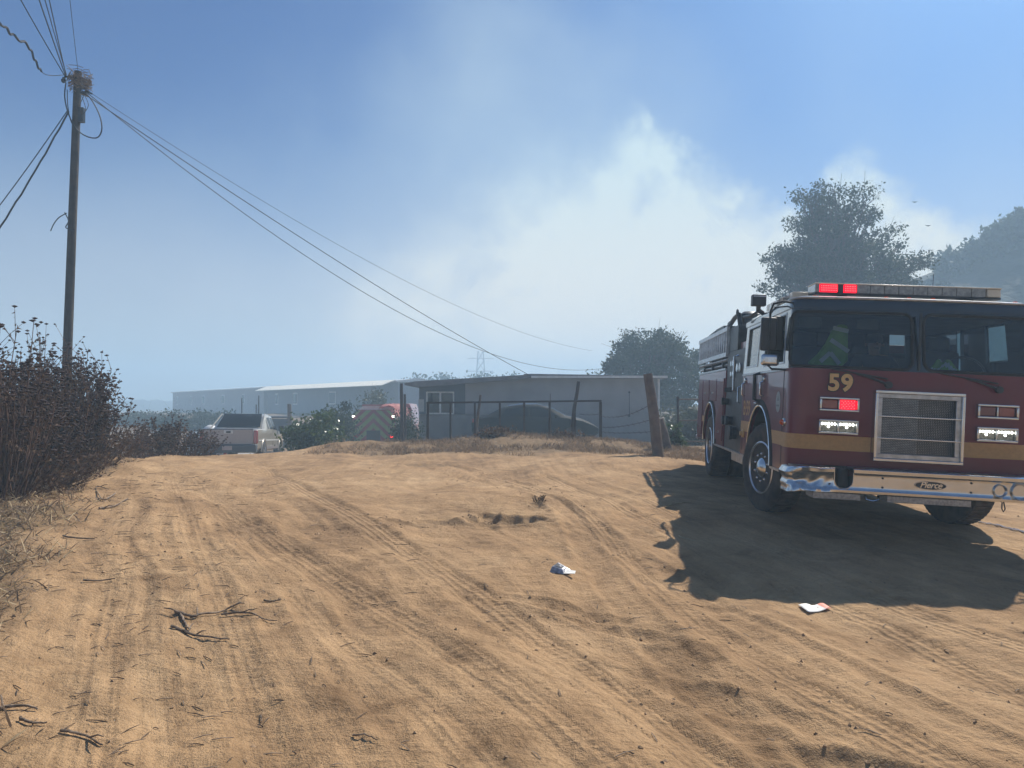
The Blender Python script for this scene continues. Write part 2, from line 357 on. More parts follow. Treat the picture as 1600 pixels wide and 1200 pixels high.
def ground_z(x, y, full=False):
    x = np.asarray(x, float); y = np.asarray(y, float); z = base_h(x, y)
    near = np.clip((24 - np.hypot(x, y - 2)) / 8, 0, 1)
    fl = flow(x, y)
    z = z + near * (.11 * fbm(fl * 1.3, y * .3, 3, 3) + .032 * fbm(fl * 4.2, y * .6, 5, 3) + .012 * fbm(fl * 16, y * .9, 9, 2) + .012 * fbm(x * 2.2, y * 2.2, 17, 4) + .011 * fbm(x * 9, y * 9, 21, 3) + .03 * np.clip(fbm(x * 3.1, y * 3.1, 23, 3) - .35, 0, 1) + .007 * fbm(fl * 7, y * 8, 25, 2))
    far = 1 - near; z = z + far * (.12 * fbm(x * .5, y * .5, 31, 4) + .35 * fbm(x * .08, y * .08, 33, 4) * np.clip((np.hypot(x, y) - 40) / 40, 0, 1))
    # berm of loose dirt and dry grass in front of the house
    for (cx, cy, sx, sy, hh) in [(-1.2, 19.6, 3.4, .7, .13), (2.4, 18.7, 2.2, .8, .12), (-4.2, 19.5, 1.2, .8, .16), (-7.6, 12.5, 1.6, 2.2, .12)]:
        z = z + hh * np.exp(-((x - cx) / sx) ** 2 - ((y - cy) / sy) ** 2) * (1 + .6 * vnoise(x * 2, y * 2, 77))
    for (cx, cy, a, b, dp, rot) in hollows:
        c, s = math.cos(rot), math.sin(rot); p, q = ((x - cx) * c + (y - cy) * s) / a, (-(x - cx) * s + (y - cy) * c) / b
        r = np.sqrt(p * p + q * q) + .5 * vnoise(x * 7, y * 7, 41); z = z + (dp * .35) * fbm(x * 13, y * 13, 43, 3) * np.clip(1.5 - r, 0, 1); z = z - dp * .55 * np.clip(1.25 - r, 0, .8) + dp * .2 * np.exp(-((r - 1.35) / .3) ** 2)
    z = z + .09 * np.exp(-((x - HUMP.x) / 1.1) ** 2 - ((y - HUMP.y - .5) / .9) ** 2)
    dz, tread, ts, tn = track_field(x, y)
    z = z + dz * near
    return (z, tread * near * np.clip(fl / 3, .45, 1), ts, tn, fl) if full else z
def gz(x, y): return float(ground_z(np.array([x]), np.array([y]))[0])
def axis_pts(lo, hi, c0, c1, h, g):
    a = list(np.arange(c0, c1 + 1e-6, h)); s = h
    while a[-1] < hi: s *= g; a.append(a[-1] + s)
    s = h; b = [c0]
    while b[-1] > lo: s *= g; b.append(b[-1] - s)
    return np.array(b[1:][::-1] + a)
gx = axis_pts(-340, 340, -3.6, 5.4, .022, 1.05); gy = axis_pts(-40, 440, 3.0, 8.6, .022, 1.034)
X, Y = np.meshgrid(gx, gy)
Z, tread, ts, tn, fl = ground_z(X, Y, True)
def dirt_material():
    m = bpy.data.materials.new('sandy_dirt'); m.use_nodes = True; nt = m.node_tree; L = nt.links; N = nt.nodes; b = N['Principled BSDF']
    b.inputs['Roughness'].default_value = .95; b.inputs['Specular IOR Level'].default_value = .15
    def M(op, a, b_=None, c=None):
        n = N.new('ShaderNodeMath'); n.operation = op
        for i, x in enumerate((a, b_, c)):
            if x is None: continue
            if isinstance(x, (int, float)): n.inputs[i].default_value = x
            else: L.new(x, n.inputs[i])
        return n.outputs[0]
    def A(nm): n = N.new('ShaderNodeAttribute'); n.attribute_name = nm; return n.outputs['Fac']
    def comb(x, y, z=0.0):
        n = N.new('ShaderNodeCombineXYZ')
        for i, k in enumerate((x, y, z)):
            if isinstance(k, (int, float)): n.inputs[i].default_value = k
            else: L.new(k, n.inputs[i])
        return n.outputs[0]
    def noise(vec, s, d=5, r=.55, dist=0):
        n = N.new('ShaderNodeTexNoise'); L.new(vec, n.inputs['Vector']); n.inputs['Scale'].default_value = s; n.inputs['Detail'].default_value = d; n.inputs['Roughness'].default_value = r; n.inputs['Distortion'].default_value = dist; return n.outputs['Fac']
    def ramp(v, stops):
        n = N.new('ShaderNodeValToRGB'); L.new(v, n.inputs[0]); e = n.color_ramp.elements
        e[0].position, e[0].color = stops[0][0], (*stops[0][1], 1); e[1].position, e[1].color = stops[-1][0], (*stops[-1][1], 1)
        for p, c in stops[1:-1]: k = e.new(p); k.color = (*c, 1)
        return n.outputs[0]
    def mixc(f, a, b_, bt='MIX'):
        n = N.new('ShaderNodeMix'); n.data_type = 'RGBA'; n.blend_type = bt
        for i, k in ((0, f), (6, a), (7, b_)):
            if isinstance(k, (int, float)): n.inputs[i].default_value = k
            elif isinstance(k, tuple): n.inputs[i].default_value = (*k, 1)
            else: L.new(k, n.inputs[i])
        return n.outputs[2]
    tc = N.new('ShaderNodeTexCoord'); P = tc.outputs['Object']; sp = N.new('ShaderNodeSeparateXYZ'); L.new(P, sp.inputs[0]); x, y, z = sp.outputs
    F_, T, S, Nn, G = A('flow'), A('tread'), A('ts'), A('tn'), A('grass')
    stk = noise(comb(M('MULTIPLY', F_, 5), M('MULTIPLY', y, .35)), 1, 6, .6); stk2 = noise(comb(M('MULTIPLY', F_, 26), M('MULTIPLY', y, .8)), 1, 4, .6)
    big = noise(P, .55, 5, .6); mid = noise(P, 4, 6, .65); fine = noise(P, 38, 4, .7); grit = noise(P, 130, 3, .7)
    col = ramp(M('ADD', M('MULTIPLY', stk, .35), M('MULTIPLY', big, .65)), [(.3, (.205, .126, .066)), (.48, (.375, .241, .128)), (.66, (.47, .318, .178))])
    col = mixc(.5, col, ramp(mid, [(.3, (.75, .72, .70)), (.7, (1.12, 1.1, 1.08))]), 'MULTIPLY')
    col = mixc(.35, col, ramp(stk2, [(.32, (.70, .68, .66)), (.5, (1, 1, 1)), (.7, (1.1, 1.1, 1.1))]), 'MULTIPLY')
    pt = noise(P, 1.6, 6, .65, .8); col = mixc(.8, col, ramp(pt, [(.30, (.54, .50, .46)), (.45, (.92, .91, .89)), (.62, (1.14, 1.13, 1.11))]), 'MULTIPLY')
    col = mixc(.7, col, ramp(fine, [(.28, (.55, .52, .5)), (.45, (1, 1, 1)), (.7, (1.08, 1.08, 1.08))]), 'MULTIPLY')
    # dark specks of soil and bits of charred litter
    spk = ramp(noise(P, 70, 2, .5), [(.24, (.25, .2, .17)), (.31, (1, 1, 1))]); col = mixc(.8, col, spk, 'MULTIPLY')
    # dry weedy verge
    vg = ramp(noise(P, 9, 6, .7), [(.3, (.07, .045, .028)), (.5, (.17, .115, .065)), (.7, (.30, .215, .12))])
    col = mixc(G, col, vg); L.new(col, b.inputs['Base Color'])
    # tread lugs: chevrons along the tyre track
    ph = M('SINE', M('MULTIPLY', M('ADD', S, M('MULTIPLY', M('ABSOLUTE', Nn), .55)), 2 * PI / .072))
    rb = M('POWER', M('ABSOLUTE', M('SINE', M('MULTIPLY', Nn, PI / .062))), 3)
    lug = M('MULTIPLY', M('ADD', M('MULTIPLY', ph, .5), M('MULTIPLY', rb, 1.5)), T)
    h = M('ADD', M('MULTIPLY', lug, .0065), M('MULTIPLY', M('ADD', M('MULTIPLY', fine, .5), M('MULTIPLY', grit, .3)), .034))
    rip = noise(comb(M('MULTIPLY', F_, 9), M('MULTIPLY', y, 16)), 1, 4, .6); h = M('ADD', h, M('MULTIPLY', stk2, .010)); h = M('ADD', h, M('MULTIPLY', mid, .085)); h = M('ADD', h, M('MULTIPLY', rip, .016))
    fine_stk = noise(comb(M('MULTIPLY', F_, 90), M('MULTIPLY', y, 1.6)), 1, 3, .6); h = M('ADD', h, M('MULTIPLY', fine_stk, .0015))
    bp = N.new('ShaderNodeBump'); bp.inputs['Strength'].default_value = .8; bp.inputs['Distance'].default_value = 1.0; L.new(h, bp.inputs['Height']); L.new(bp.outputs[0], b.inputs['Normal'])
    return m
DIRT = dirt_material()
# weedy verge mask on the ground: left bank, the strip under the gate and everything beyond
def verge(x, y):
    n = fbm(x * 1.1, y * 1.1, 51, 4)
    left = np.clip((-x - (2.35 + .46 * (y - 3.5)) + n * .9) / .7, 0, 1) * (y < 22)
    berm = np.clip((y - (16.3 - .10 * x) + n * 1.2) / .7, 0, 1) * np.clip((x + 4.6 + n) / .8, 0, 1) * (x < 5)
    far = np.clip((y - 24) / 4, 0, 1)
    road = np.exp(-((x + 8 + (y - 20) * .12) / 2.2) ** 2) * (y > 15) * (y < 60)
    return np.clip(np.maximum(np.maximum(left, berm * .8), far) - road, 0, 1)
VG = verge(X, Y)
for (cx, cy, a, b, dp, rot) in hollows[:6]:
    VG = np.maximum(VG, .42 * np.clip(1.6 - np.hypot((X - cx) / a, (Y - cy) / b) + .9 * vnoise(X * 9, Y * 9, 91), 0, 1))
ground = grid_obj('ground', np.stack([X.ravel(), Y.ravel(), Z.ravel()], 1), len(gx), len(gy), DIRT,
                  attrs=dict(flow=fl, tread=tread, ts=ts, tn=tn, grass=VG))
tag(ground, kind='structure')
#@@PART2
# ------------------------------------------------------------------ materials
MT = {}
def mm(k, *a, **kw): MT[k] = mat(k, *a, **kw); return MT[k]
mm('maroon_paint', (.125, .003, .014), .38, spec=.25, coat=.5, var=.08, scale=3, bump=.0006, bscale=14)
mm('black_paint', (.012, .016, .020), .25, coat=1.0, var=.1, scale=3, bump=.0005, bscale=12)
mm('white_roof', (.62, .62, .6), .35, coat=.5, var=.08)
mm('gold_stripe', (.42, .235, .075), .5, var=.08, scale=30)
mm('gold_letter', (.62, .40, .16), .4, var=.1, scale=60)
mm('chrome', (.60, .61, .62), .2, 1.0, var=.06, scale=9, bump=.0015, bscale=9)
mm('chrome_bent', (.60, .61, .62), .24, 1.0, var=.2, scale=12, bump=.006, bscale=9)
mm('aluminium', (.42, .43, .45), .35, 1.0, var=.2, scale=14, bump=.001, bscale=60)
mm('diamond_plate', (.30, .30, .31), .4, 1.0, var=.25, scale=40, bump=.004, bscale=90)
mm('rubber', (.018, .018, .019), .8, var=.3, scale=20, bump=.002, bscale=60)
mm('tyre', (.022, .021, .021), .85, var=.4, scale=8, var_col=(.07, .055, .042), bump=.002, bscale=50)
mm('dark_metal', (.035, .038, .042), .45, .6, var=.35, scale=9, bump=.002, bscale=30)
mm('dark_plastic', (.02, .02, .022), .5, var=.2)
mm('chassis', (.02, .019, .018), .8, var=.4, scale=6)
mm('cab_trim', (.05, .055, .06), .8, var=.3, scale=5)
mm('seat_fabric', (.03, .035, .045), .9, var=.3, scale=8)
mm('red_lens_on', (.1, .0, .0), .4, emis=(1, .0, .018), es=1.6, var=.02)
mm('red_led', (1, .3, .2), .3, emis=(1, .14, .12), es=4, var=.02)
mm('red_lens_off', (.14, .012, .012), .2, coat=1)
mm('orange_lens_off', (.26, .035, .012), .2, coat=1)
mm('white_led', (1, 1, .96), .3, emis=(1, 1, .93), es=3.2, var=.02)
mm('lamp_reflector', (.30, .31, .26), .3, .8, var=.5, scale=60)
mm('amber_lens', (.75, .13, .015), .25, coat=1, trans=.45)
mm('clear_lens', (.20, .185, .16), .2, coat=1, var=.3, scale=25)
mm('tan_cover', (.55, .46, .34), .35, coat=.5)
mm('hi_vis', (.16, .29, .05), .8, var=.2, scale=14)
mm('reflective_band', (.36, .38, .38), .5, var=.15)
mm('skin', (.42, .24, .17), .55, var=.1)
mm('dark_cloth', (.02, .024, .035), .9, var=.3)
mm('orange_cloth', (.25, .09, .02), .85, var=.3)
mm('hair', (.02, .014, .01), .8, var=.3)
mm('decal_grey', (.26, .30, .31), .5, var=.1)
mm('gauge_white', (.6, .6, .58), .4)
GLASS = glass_mat('windscreen_glass', (.60, .72, .74))
CARGLASS = glass_mat('car_glass', (.05, .06, .07), .55)

# ------------------------------------------------------------------ fire engine
def circ(cx, cz, r, a0, a1, n): return [(cx + r * math.cos(math.radians(a0 + (a1 - a0) * i / n)), cz + r * math.sin(math.radians(a0 + (a1 - a0) * i / n))) for i in range(n + 1)]
RX90 = Matrix.Rotation(PI / 2, 4, 'X')
def wheel(parent, x, y, z, steer, dual, sgn):
    w = empty('wheel', (x, y, z), steer); w.parent = parent
    R_, W_ = .525, .30
    prof = [(-.14, .30), (-.155, .36), (-.16, .44), (-.15, .495), (-.125, .522), (-.06, R_), (.06, R_), (.125, .522), (.15, .495), (.16, .44), (.155, .36), (.14, .30)]
    t = MB().lathe([(h, r) for h, r in prof], (0, 0, 0), 'x', 56)
    for k in range(56):                                   # tread blocks
        a = 2 * PI * k / 56
        for h0 in (-.118, -.04, .04):
            mt = Matrix.Rotation(a, 4, 'X'); n0 = len(t.v); t.box(h0, h0 + .075, -.018, .018, .52, .534)
            for i in range(n0, n0 + 8): t.v[i] = tuple(mt @ Vector(t.v[i]))
    t.build('tyre', MT['tyre'], w, 50)
    if dual:
        MB().lathe([(h + sgn * -.33, r) for h, r in prof], (0, 0, 0), 'x', 40).build('tyre', MT['tyre'], w, 50)
    r = MB(); s = sgn
    # rim seen from outside: lip, drop, disc
    d = .11 if dual else .03
    pr = [(.150, .315), (.158, .300), (.12, .285), (.09, .262), (.150 - d - (.05 if dual else 0), .25), (.140 - d, .20), (.15 - d, .14), (.13 - d, .125), (.05, .12)]
    r.lathe([(s * h, q) for h, q in pr], (0, 0, 0), 'x', 48, cap=0)
    r.build('rim', mm('rim_metal', (.75, .75, .76), .3, .85, var=.12, scale=14) if 'rim_metal' not in MT else MT['rim_metal'], w, 45)
    h = MB()
    for k in range(10):
        a = 2 * PI * k / 10; hx = s * (.146 - d)
        h.lathe([(0, .027), (s * .004, .027), (s * .005, .0)], (hx - s * .004 + s * .002, .215 * math.cos(a), .215 * math.sin(a)), 'x', 12)
    h.build_split('hand_hole', MT['chassis'], w, 0)
    u = MB()
    u.lathe([(s * (.10 - d), .118), (s * (.17 - d), .115), (s * (.20 - d), .075), (s * (.215 - d), .0)] if not dual else [(s * .02, .118), (s * .10, .11), (s * .15, .08), (s * .155, 0)], (0, 0, 0), 'x', 24)
    for k in range(10):
        a = 2 * PI * (k + .5) / 10; u.lathe([(0, .019), (s * .035, .017), (s * .045, .008), (s * .045, 0)], (s * (.14 - d), .165 * math.cos(a), .165 * math.sin(a)), 'x', 8)
    u.build('hub', MT['chrome'], w, 40)
    return w
def engine():
    root = empty('fire_engine'); root.matrix_world = Matrix.Translation(TT) @ TM.to_4x4()
    tag(root, 'maroon fire engine numbered 59 with dented chrome bumper and red lights on its light bar', 'fire engine')
    BW, TZ = 1.22, 1.68
    r_ = .17
    def shape(x, y, z):
        k = max(0, z - TZ) / .75
        return (x * (1 - .03 * k), y + (.11 * k if y < .6 else .11 * k * max(0, 1 - (y - .6) / .8)), z)
    def fpos(s, off=0.0):
        LA = PI / 2 * r_; tot = .13 + LA + 2.1 + LA + .13; m = s > tot / 2; q = tot - s if m else s
        if q < .13: p = (-BW - off, .30 - q)
        elif q < .13 + LA:
            a = (q - .13) / r_; p = (-1.05 - (r_ + off) * math.cos(a), .17 - (r_ + off) * math.sin(a))
        else:
            x = q - .13 - LA - 1.05; p = (x, -.05 * (1 - (x / 1.05) ** 2) - off)
        return (-p[0], p[1]) if m else p
    TOT = .26 + PI * r_ + 2.1; MID = TOT / 2
    def strip(mb, s0, s1, z0, z1, off=0.0, ds=.0125, dz=.0125, test=None, mi=0):
        ns, nz = max(1, round((s1 - s0) / ds)), max(1, round((z1 - z0) / dz)); idx = {}
        def V(i, j):
            if (i, j) not in idx:
                s, z = s0 + (s1 - s0) * i / ns, z0 + (z1 - z0) * j / nz; p = fpos(s, off); idx[(i, j)] = len(mb.v); mb.v.append(shape(p[0], p[1], z))
            return idx[(i, j)]
        for i in range(ns):
            for j in range(nz):
                if test and not test(s0 + (s1 - s0) * (i + .5) / ns, z0 + (z1 - z0) * (j + .5) / nz): continue
                mb.f.append((V(i, j), V(i + 1, j), V(i + 1, j + 1), V(i, j + 1))); mb.m.append(mi)
    def rr(s, z, a, b, c, d, rad):
        dx = max(a + rad - s, 0, s - (b - rad)); dz = max(c + rad - z, 0, z - (d - rad)); return a <= s <= b and c <= z <= d and math.hypot(dx, dz) <= rad
    W1 = (.17, MID - .055, 1.70, 2.275, .09); W2 = (MID + .055, TOT - .17, 1.70, 2.275, .09)
    def inwin(s, z): return rr(s, z, *W1) or rr(s, z, *W2)
    # cab shell
    cab = MB(); strip(cab, 0, TOT, .60, TZ, 0, .04, .09)
    front_low = cab
    for sx in (-1, 1):
        arch = circ(1.44, .62, .66, 180, 0, 22)
        poly = [(.30, .60), (.78, .60)] + arch + [(2.10, .60), (2.63, .60), (2.63, TZ), (.30, TZ)]
        cab.prism(poly, 0, sx * BW, sx * (BW - .035))
    cab.box(-BW + .035, BW - .035, 2.60, 2.63, .6, TZ); cab.build('cab_body', MT['maroon_paint'], root, 40)
    up = MB(); strip(up, 0, TOT, TZ, 2.31, 0, .0125, .0125, lambda s, z: not inwin(s, z))
    n0 = len(up.v)
    for sx in (-1, 1):
        extra = [] if sx < 0 else [(.345, .60, 1.735, 2.29), (1.10, 1.38, 1.735, 2.29), (.60, 1.10, 1.735, 1.87)]
        for (y0, y1, z0, z1) in extra + [(1.38, 1.72, TZ, 2.31), (2.45, 2.63, TZ, 2.31), (.30, 1.38, 2.29, 2.31), (1.72, 2.45, 2.29, 2.31), (.30, 1.38, TZ, 1.735), (1.72, 2.45, TZ, 1.755), (.30, .345, 1.735, 2.29)]:
            up.box(min(sx * BW, sx * (BW - .035)), max(sx * BW, sx * (BW - .035)), y0, y1, z0, z1)
    up.box(-BW + .035, .67, 2.60, 2.63, TZ, 2.31); up.box(.87, BW - .035, 2.60, 2.63, TZ, 2.31); up.box(.67, .87, 2.60, 2.63, TZ, 1.98)
    up.box(1.14, 1.15, 1.72, 2.45, 1.755, 2.29)
    for i in range(n0, len(up.v)): up.v[i] = shape(*up.v[i])
    up.build('cab_upper', MT['black_paint'], root, 40)
    # roof cap: lofted rounded outline
    def outline(z, inset):
        pts = [fpos(TOT * i / 60, -inset) for i in range(61)]
        pts = [(p[0] * (1 - 0), p[1]) for p in pts] + [(BW - inset, 2.66 - inset), (-BW + inset, 2.66 - inset)]
        return [shape(p[0], p[1], z) for p in pts]
    rf = MB(); lv = [(2.31, 0), (2.315, -.012), (2.375, -.014), (2.41, 0.0), (2.43, .03), (2.44, .07)]
    ol = [outline(*l) for l in lv]; n = len(ol[0]); vs = [p for o in ol for p in o]
    rf.add(vs, [(i * n + j, i * n + (j + 1) % n, (i + 1) * n + (j + 1) % n, (i + 1) * n + j) for i in range(len(lv) - 1) for j in range(n)])
    rfo = rf.build('roof', MT['black_paint'], root, 50)
    o2 = outline(2.445, .075); o3 = outline(2.438, .055)
    MB().add(o3 + o2, [(j, (j + 1) % n, n + (j + 1) % n, n + j) for j in range(n)] + [tuple(range(n, 2 * n))]).build('roof_panel', MT['white_roof'], root, 50)
    MB().tube([shape(*p[:2], 2.418) for p in [fpos(TOT * i / 60, .006) for i in range(61)]] + [shape(BW + .006, 2.66, 2.418)], .009, 6).build('drip_rail', MT['aluminium'], root)
    # windscreen glass, gaskets, wiper
    for W in (W1, W2):
        g = MB(); strip(g, W[0], W[1], W[2], W[3], -.006, .03, .04, None); g.build('windscreen', GLASS, root, 60)
        a, b, c, d, rad = W; path = []
        for (cx, cz, a0) in ((b - rad, d - rad, 0), (a + rad, d - rad, 90), (a + rad, c + rad, 180), (b - rad, c + rad, 270)):
            path += [(cx + rad * math.cos(math.radians(a0 + t)), cz + rad * math.sin(math.radians(a0 + t))) for t in range(0, 91, 15)]
        dense = []
        for i, p in enumerate(path):
            q = path[(i + 1) % len(path)]; k = max(1, int(math.hypot(q[0] - p[0], q[1] - p[1]) / .05))
            dense += [(p[0] + (q[0] - p[0]) * j / k, p[1] + (q[1] - p[1]) * j / k) for j in range(k)]
        dense.append(dense[0])
        MB().tube([shape(*fpos(p[0], .002), p[1]) for p in dense], .016, 8, cap=False).build('windscreen_seal', MT['rubber'], root)
    MB().box(-.012, .012, -.06, -.045, 1.70, 2.28).add([], []).build('centre_bar', MT['dark_metal'], root)
    for bx, sx in ((-.60, 1), (.45, 1)):
        w = MB(); w.tube([(bx, -.055, 1.64), (bx + .10, -.075, 1.615), (bx + .30, -.075, 1.545)], .012, 6); w.lathe([(-.02, 0), (-.02, .035), (.02, .035), (.02, 0)], (bx + .31, -.07, 1.54), 'y', 12)
        w.tube([(bx - .25, -.062, 1.68), (bx + .30, -.066, 1.60)], .008, 6)
        w.build('wiper', MT['dark_plastic'], root)
    # side glass, window frames
    for sx in (-1, 1):
        for (y0, y1, z0, z1) in [(.345, 1.38, 1.735, 2.29) if sx < 0 else (.60, 1.10, 1.87, 2.29), (1.72, 2.45, 1.755, 2.29)]:
            p = [shape(sx * (BW - .018), y, z) for y, z in ((y0, z0), (y1, z0), (y1, z1), (y0, z1))]
            if not (sx < 0 and y0 < 1): MB().add(p, [(0, 1, 2, 3)]).build('side_window', GLASS, root, 0)
            f = MB(); e = .02
            for (a, b, c, d) in ((y0, y1, z0 - .001, z0 + e), (y0, y1, z1 - e, z1 + .001), (y0, y0 + e, z0 + e, z1 - e), (y1 - e, y1, z0 + e, z1 - e)):
                f.box(min(sx * BW, sx * (BW + .006)), max(sx * BW, sx * (BW + .006)), a, b, c, d)
            f.v = [shape(*p) for p in f.v]; f.build('window_frame', MT['aluminium'], root, 0)
        b = MB(); b.box(*sorted((sx * (BW + .001), sx * (BW + .014))), .30, 2.62, 1.655, 1.672); b.build('belt_moulding', MT['aluminium'], root, 0)
        s = MB()
        for y in (.315, 1.40, 1.70, 2.50): s.box(*sorted((sx * BW, sx * (BW + .0025))), y - .008, y + .008, .66 if y in (.315, 2.5) else 1.29, 1.654)
        s.build_split('door_seam', MT['rubber'], root, 0)
        for (y, z0, z1) in ((1.28, 1.38, 1.56), (2.42, 1.38, 1.56)):
            h = MB(); h.tube([(sx * 1.225, y, z1), (sx * 1.265, y, z1 - .02), (sx * 1.265, y, z0 + .02), (sx * 1.225, y, z0)], .012, 8)
            h.lathe([(0, .035), (sx * .015, .033), (sx * .017, 0)], (sx * 1.222, y, z1 + .03), 'x', 14); h.build('door_handle', MT['chrome'], root)
        g = MB(); g.tube([(sx * 1.22, 1.56, 1.66), (sx * 1.285, 1.56, 1.64), (sx * 1.285, 1.56, 1.34), (sx * 1.22, 1.56, 1.32)], .016, 8); g.tube([(sx * 1.22, 1.50, 1.66), (sx * 1.29, 1.50, 1.64), (sx * 1.29, 1.50, 1.34), (sx * 1.22, 1.50, 1.32)], .022, 8)
        g.build('grab_bar', MT['dark_plastic'], root)
        # step light cluster under the bar
        MB().box(*sorted((sx * 1.222, sx * 1.27)), 1.48, 1.62, 1.285, 1.305).build('door_step', MT['chrome'], root, bevel=.004)
        # wheel arch trim (front, rear)
        for cy in (1.44, 5.5):
            MB().tube([(sx * (BW + .012), y, z) for y, z in circ(cy, .60, .668, 180, 0, 30)], .015, 8).build('arch_trim', MT['chrome'], root)
            a = MB(); n_ = 30; o_ = circ(cy, .60, .745, 180, 0, n_); i_ = circ(cy, .60, .685, 180, 0, n_)
            for k in range(n_): a.add([(sx * (BW + .001), *i_[k]), (sx * (BW + .001), *i_[k + 1]), (sx * (BW + .001), *o_[k + 1]), (sx * (BW + .001), *o_[k]), (sx * (BW + .02), *i_[k]), (sx * (BW + .02), *i_[k + 1]), (sx * (BW + .004), *o_[k + 1]), (sx * (BW + .004), *o_[k])], [(4, 5, 6, 7), (0, 1, 5, 4), (3, 7, 6, 2)])
            a.build('fender', MT['rubber'], root, 30)
            l = MB(); c_ = circ(cy, .60, .66, 180, 0, 20)
            for k in range(20): l.add([(sx * 1.185, *c_[k]), (sx * 1.185, *c_[k + 1]), (sx * .55, *c_[k + 1]), (sx * .55, *c_[k])], [(0, 1, 2, 3)])
            l.prism(c_, 0, sx * .55, sx * .53); l.build('wheel_well', MT['chassis'], root, 30)
        # stripes on the sides
        st = MB(); xs = sorted((sx * (BW + .0005), sx * (BW + .003)))
        def bandpoly(y0, y1, z0, z1, cy=None, side=0):
            if cy is None: st.prism([(y0, z0), (y1, z0), (y1, z1), (y0, z1)], 0, *xs); return
            ed = [(cy + side * math.sqrt(max(.752 ** 2 - (z - .60) ** 2, 0)), z) for z in (z0, (z0 + z1) / 2, z1)]
            st.prism(([(y0, z0)] + ed + [(y0, z1)]), 0, *xs)
        bandpoly(.30, None, .86, 1.005, 1.44, -1); bandpoly(2.62, None, .915, 1.05, 1.44, 1); bandpoly(4.12, None, .915, 1.02, 5.5, -1); bandpoly(7.08, None, .915, 1.02, 5.5, 1)
        st.build_split('stripe', MT['gold_stripe'], root, 0)
    # stripe on the front, in two halves beside the grille
    for (a, b) in ((.0, MID - .43), (MID + .43, TOT)):
        s = MB(); strip(s, a, b, .853, 1.003, .003, .03, .15); s.build('stripe', MT['gold_stripe'], root, 40)
    # numbers, emblem
    for dx, m_, e, b_ in ((0, 'rubber', .0015, .017), (0, 'gold_letter', .0030, .008)):
        text_obj('number', '59', .235, MT[m_], root, Matrix.Translation((-.746, -.036, 1.535)) @ RX90, b_, 0, e, 1.08)
    RS = Matrix.Rotation(-PI / 2, 4, 'Z') @ RX90
    text_obj('number', 'B·59', .27, MT['gold_stripe'], root, Matrix.Translation((-1.2225, 2.27, 1.215)) @ RS, .004, 0, .001, .9)
    e_ = MB(); e_.add([(-1.2232, .53 + .105 * math.cos(a), 1.32 + .115 * math.sin(a)) for a in [2 * PI * k / 28 for k in range(28)]], [tuple(range(28))]); e_.build('emblem', MT['decal_grey'], root, 0)
    e_ = MB(); e_.add([(-1.2245, .53, 1.405), (-1.2245, .555, 1.33), (-1.2245, .505, 1.33)], [(0, 1, 2)])
    for k in range(3): e_.add([(-1.2245, .53 - .05 + k * .05, 1.27), (-1.2245, .53 - .02 + k * .05, 1.27), (-1.2245, .53 - .02 + k * .05, 1.29), (-1.2245, .53 - .05 + k * .05, 1.29)], [(0, 1, 2, 3)])
    e_.build_split('emblem_mark', MT['dark_metal'], root, 0)
    # front lamps
    for sx in (-1, 1):
        for z0, z1, kind in ((1.02, 1.166, 'head'), (1.25, 1.393, 'warn')):
            x0, x1 = sorted((sx * .565, sx * .95)); b = MB(); e = .022
            yf = -.085
            for (a, c, d, f) in ((x0, x1, z0, z0 + e), (x0, x1, z1 - e, z1), (x0, x0 + e, z0 + e, z1 - e), (x1 - e, x1, z0 + e, z1 - e)): b.box(a, c, yf, -.01, d, f)
            xm = (x0 + x1) / 2; b.box(xm - .008, xm + .008, yf + .015, -.01, z0 + e, z1 - e)
            bz = b.build('lamp_bezel', MT['chrome'], root, bevel=.006)
            for q, (a, c) in enumerate(((x0 + e, xm - .008), (xm + .008, x1 - e))):
                if kind == 'head':
                    h = MB().box(a, c, yf + .045, -.012, z0 + e, z1 - e).build('headlight', MT['lamp_reflector'], root, bevel=.004)
                    l = MB(); w = c - a
                    for k in range(5): l.lathe([(-.004, .0), (-.002, .0105), (.004, .0138)], (a + w * (.12 + .19 * k), yf + .038, z1 - e - .024), 'y', 10)
                    l.lathe([(-.004, .0), (-.002, .0105), (.004, .0138)], (a + w * .5, yf + .038, z1 - e - .052), 'y', 10)
                    l.build_split('led', MT['white_led'], h)
                else:
                    lit = sx < 0 and q == 1
                    h = MB().box(a + .004, c - .004, yf + .03, -.012, z0 + e + .004, z1 - e - .004).build('warning_light', MT['red_lens_on'] if lit else MT['red_lens_off'] if (sx > 0 and q == 0) else MT['orange_lens_off'], root, bevel=.008)
                    if lit:
                        l = MB()
                        for i in range(9):
                            for j in range(5):
                                if (i + j) % 2 == 0: l.lathe([(0, 0), (.001, .0035)], (a + .02 + i * (c - a - .04) / 8, yf + .027, z0 + e + .015 + j * (z1 - z0 - 2 * e - .03) / 4), 'y', 6)
                        l.build_split('led', MT['red_led'], h)
        # side marker
        m_ = MB(); m_.lathe([(0, .045), (sx * .02, .04), (sx * .022, .03)], (sx * 1.218, .215, 1.108), 'x', 18, cap=0); m_.build('marker_bezel', MT['chrome'], root)
        MB().lathe([(0, .03), (sx * .02, .026), (sx * .03, .012), (sx * .032, 0)], (sx * 1.24, .215, 1.108), 'x', 16).build('marker_light', MT['amber_lens'], root)
    # grille
    fr = MB(); gx0, gx1, g0, g1 = -.427, .427, .775, 1.484
    for (a, c, d, f) in ((gx0, gx1, g0, g0 + .03), (gx0, gx1, g1 - .03, g1), (gx0, gx0 + .03, g0 + .03, g1 - .03), (gx1 - .03, gx1, g0 + .03, g1 - .03)): fr.box(a, c, -.13, -.03, d, f)
    fro = fr.build('grille', MT['chrome'], root, bevel=.005)
    fi = MB()
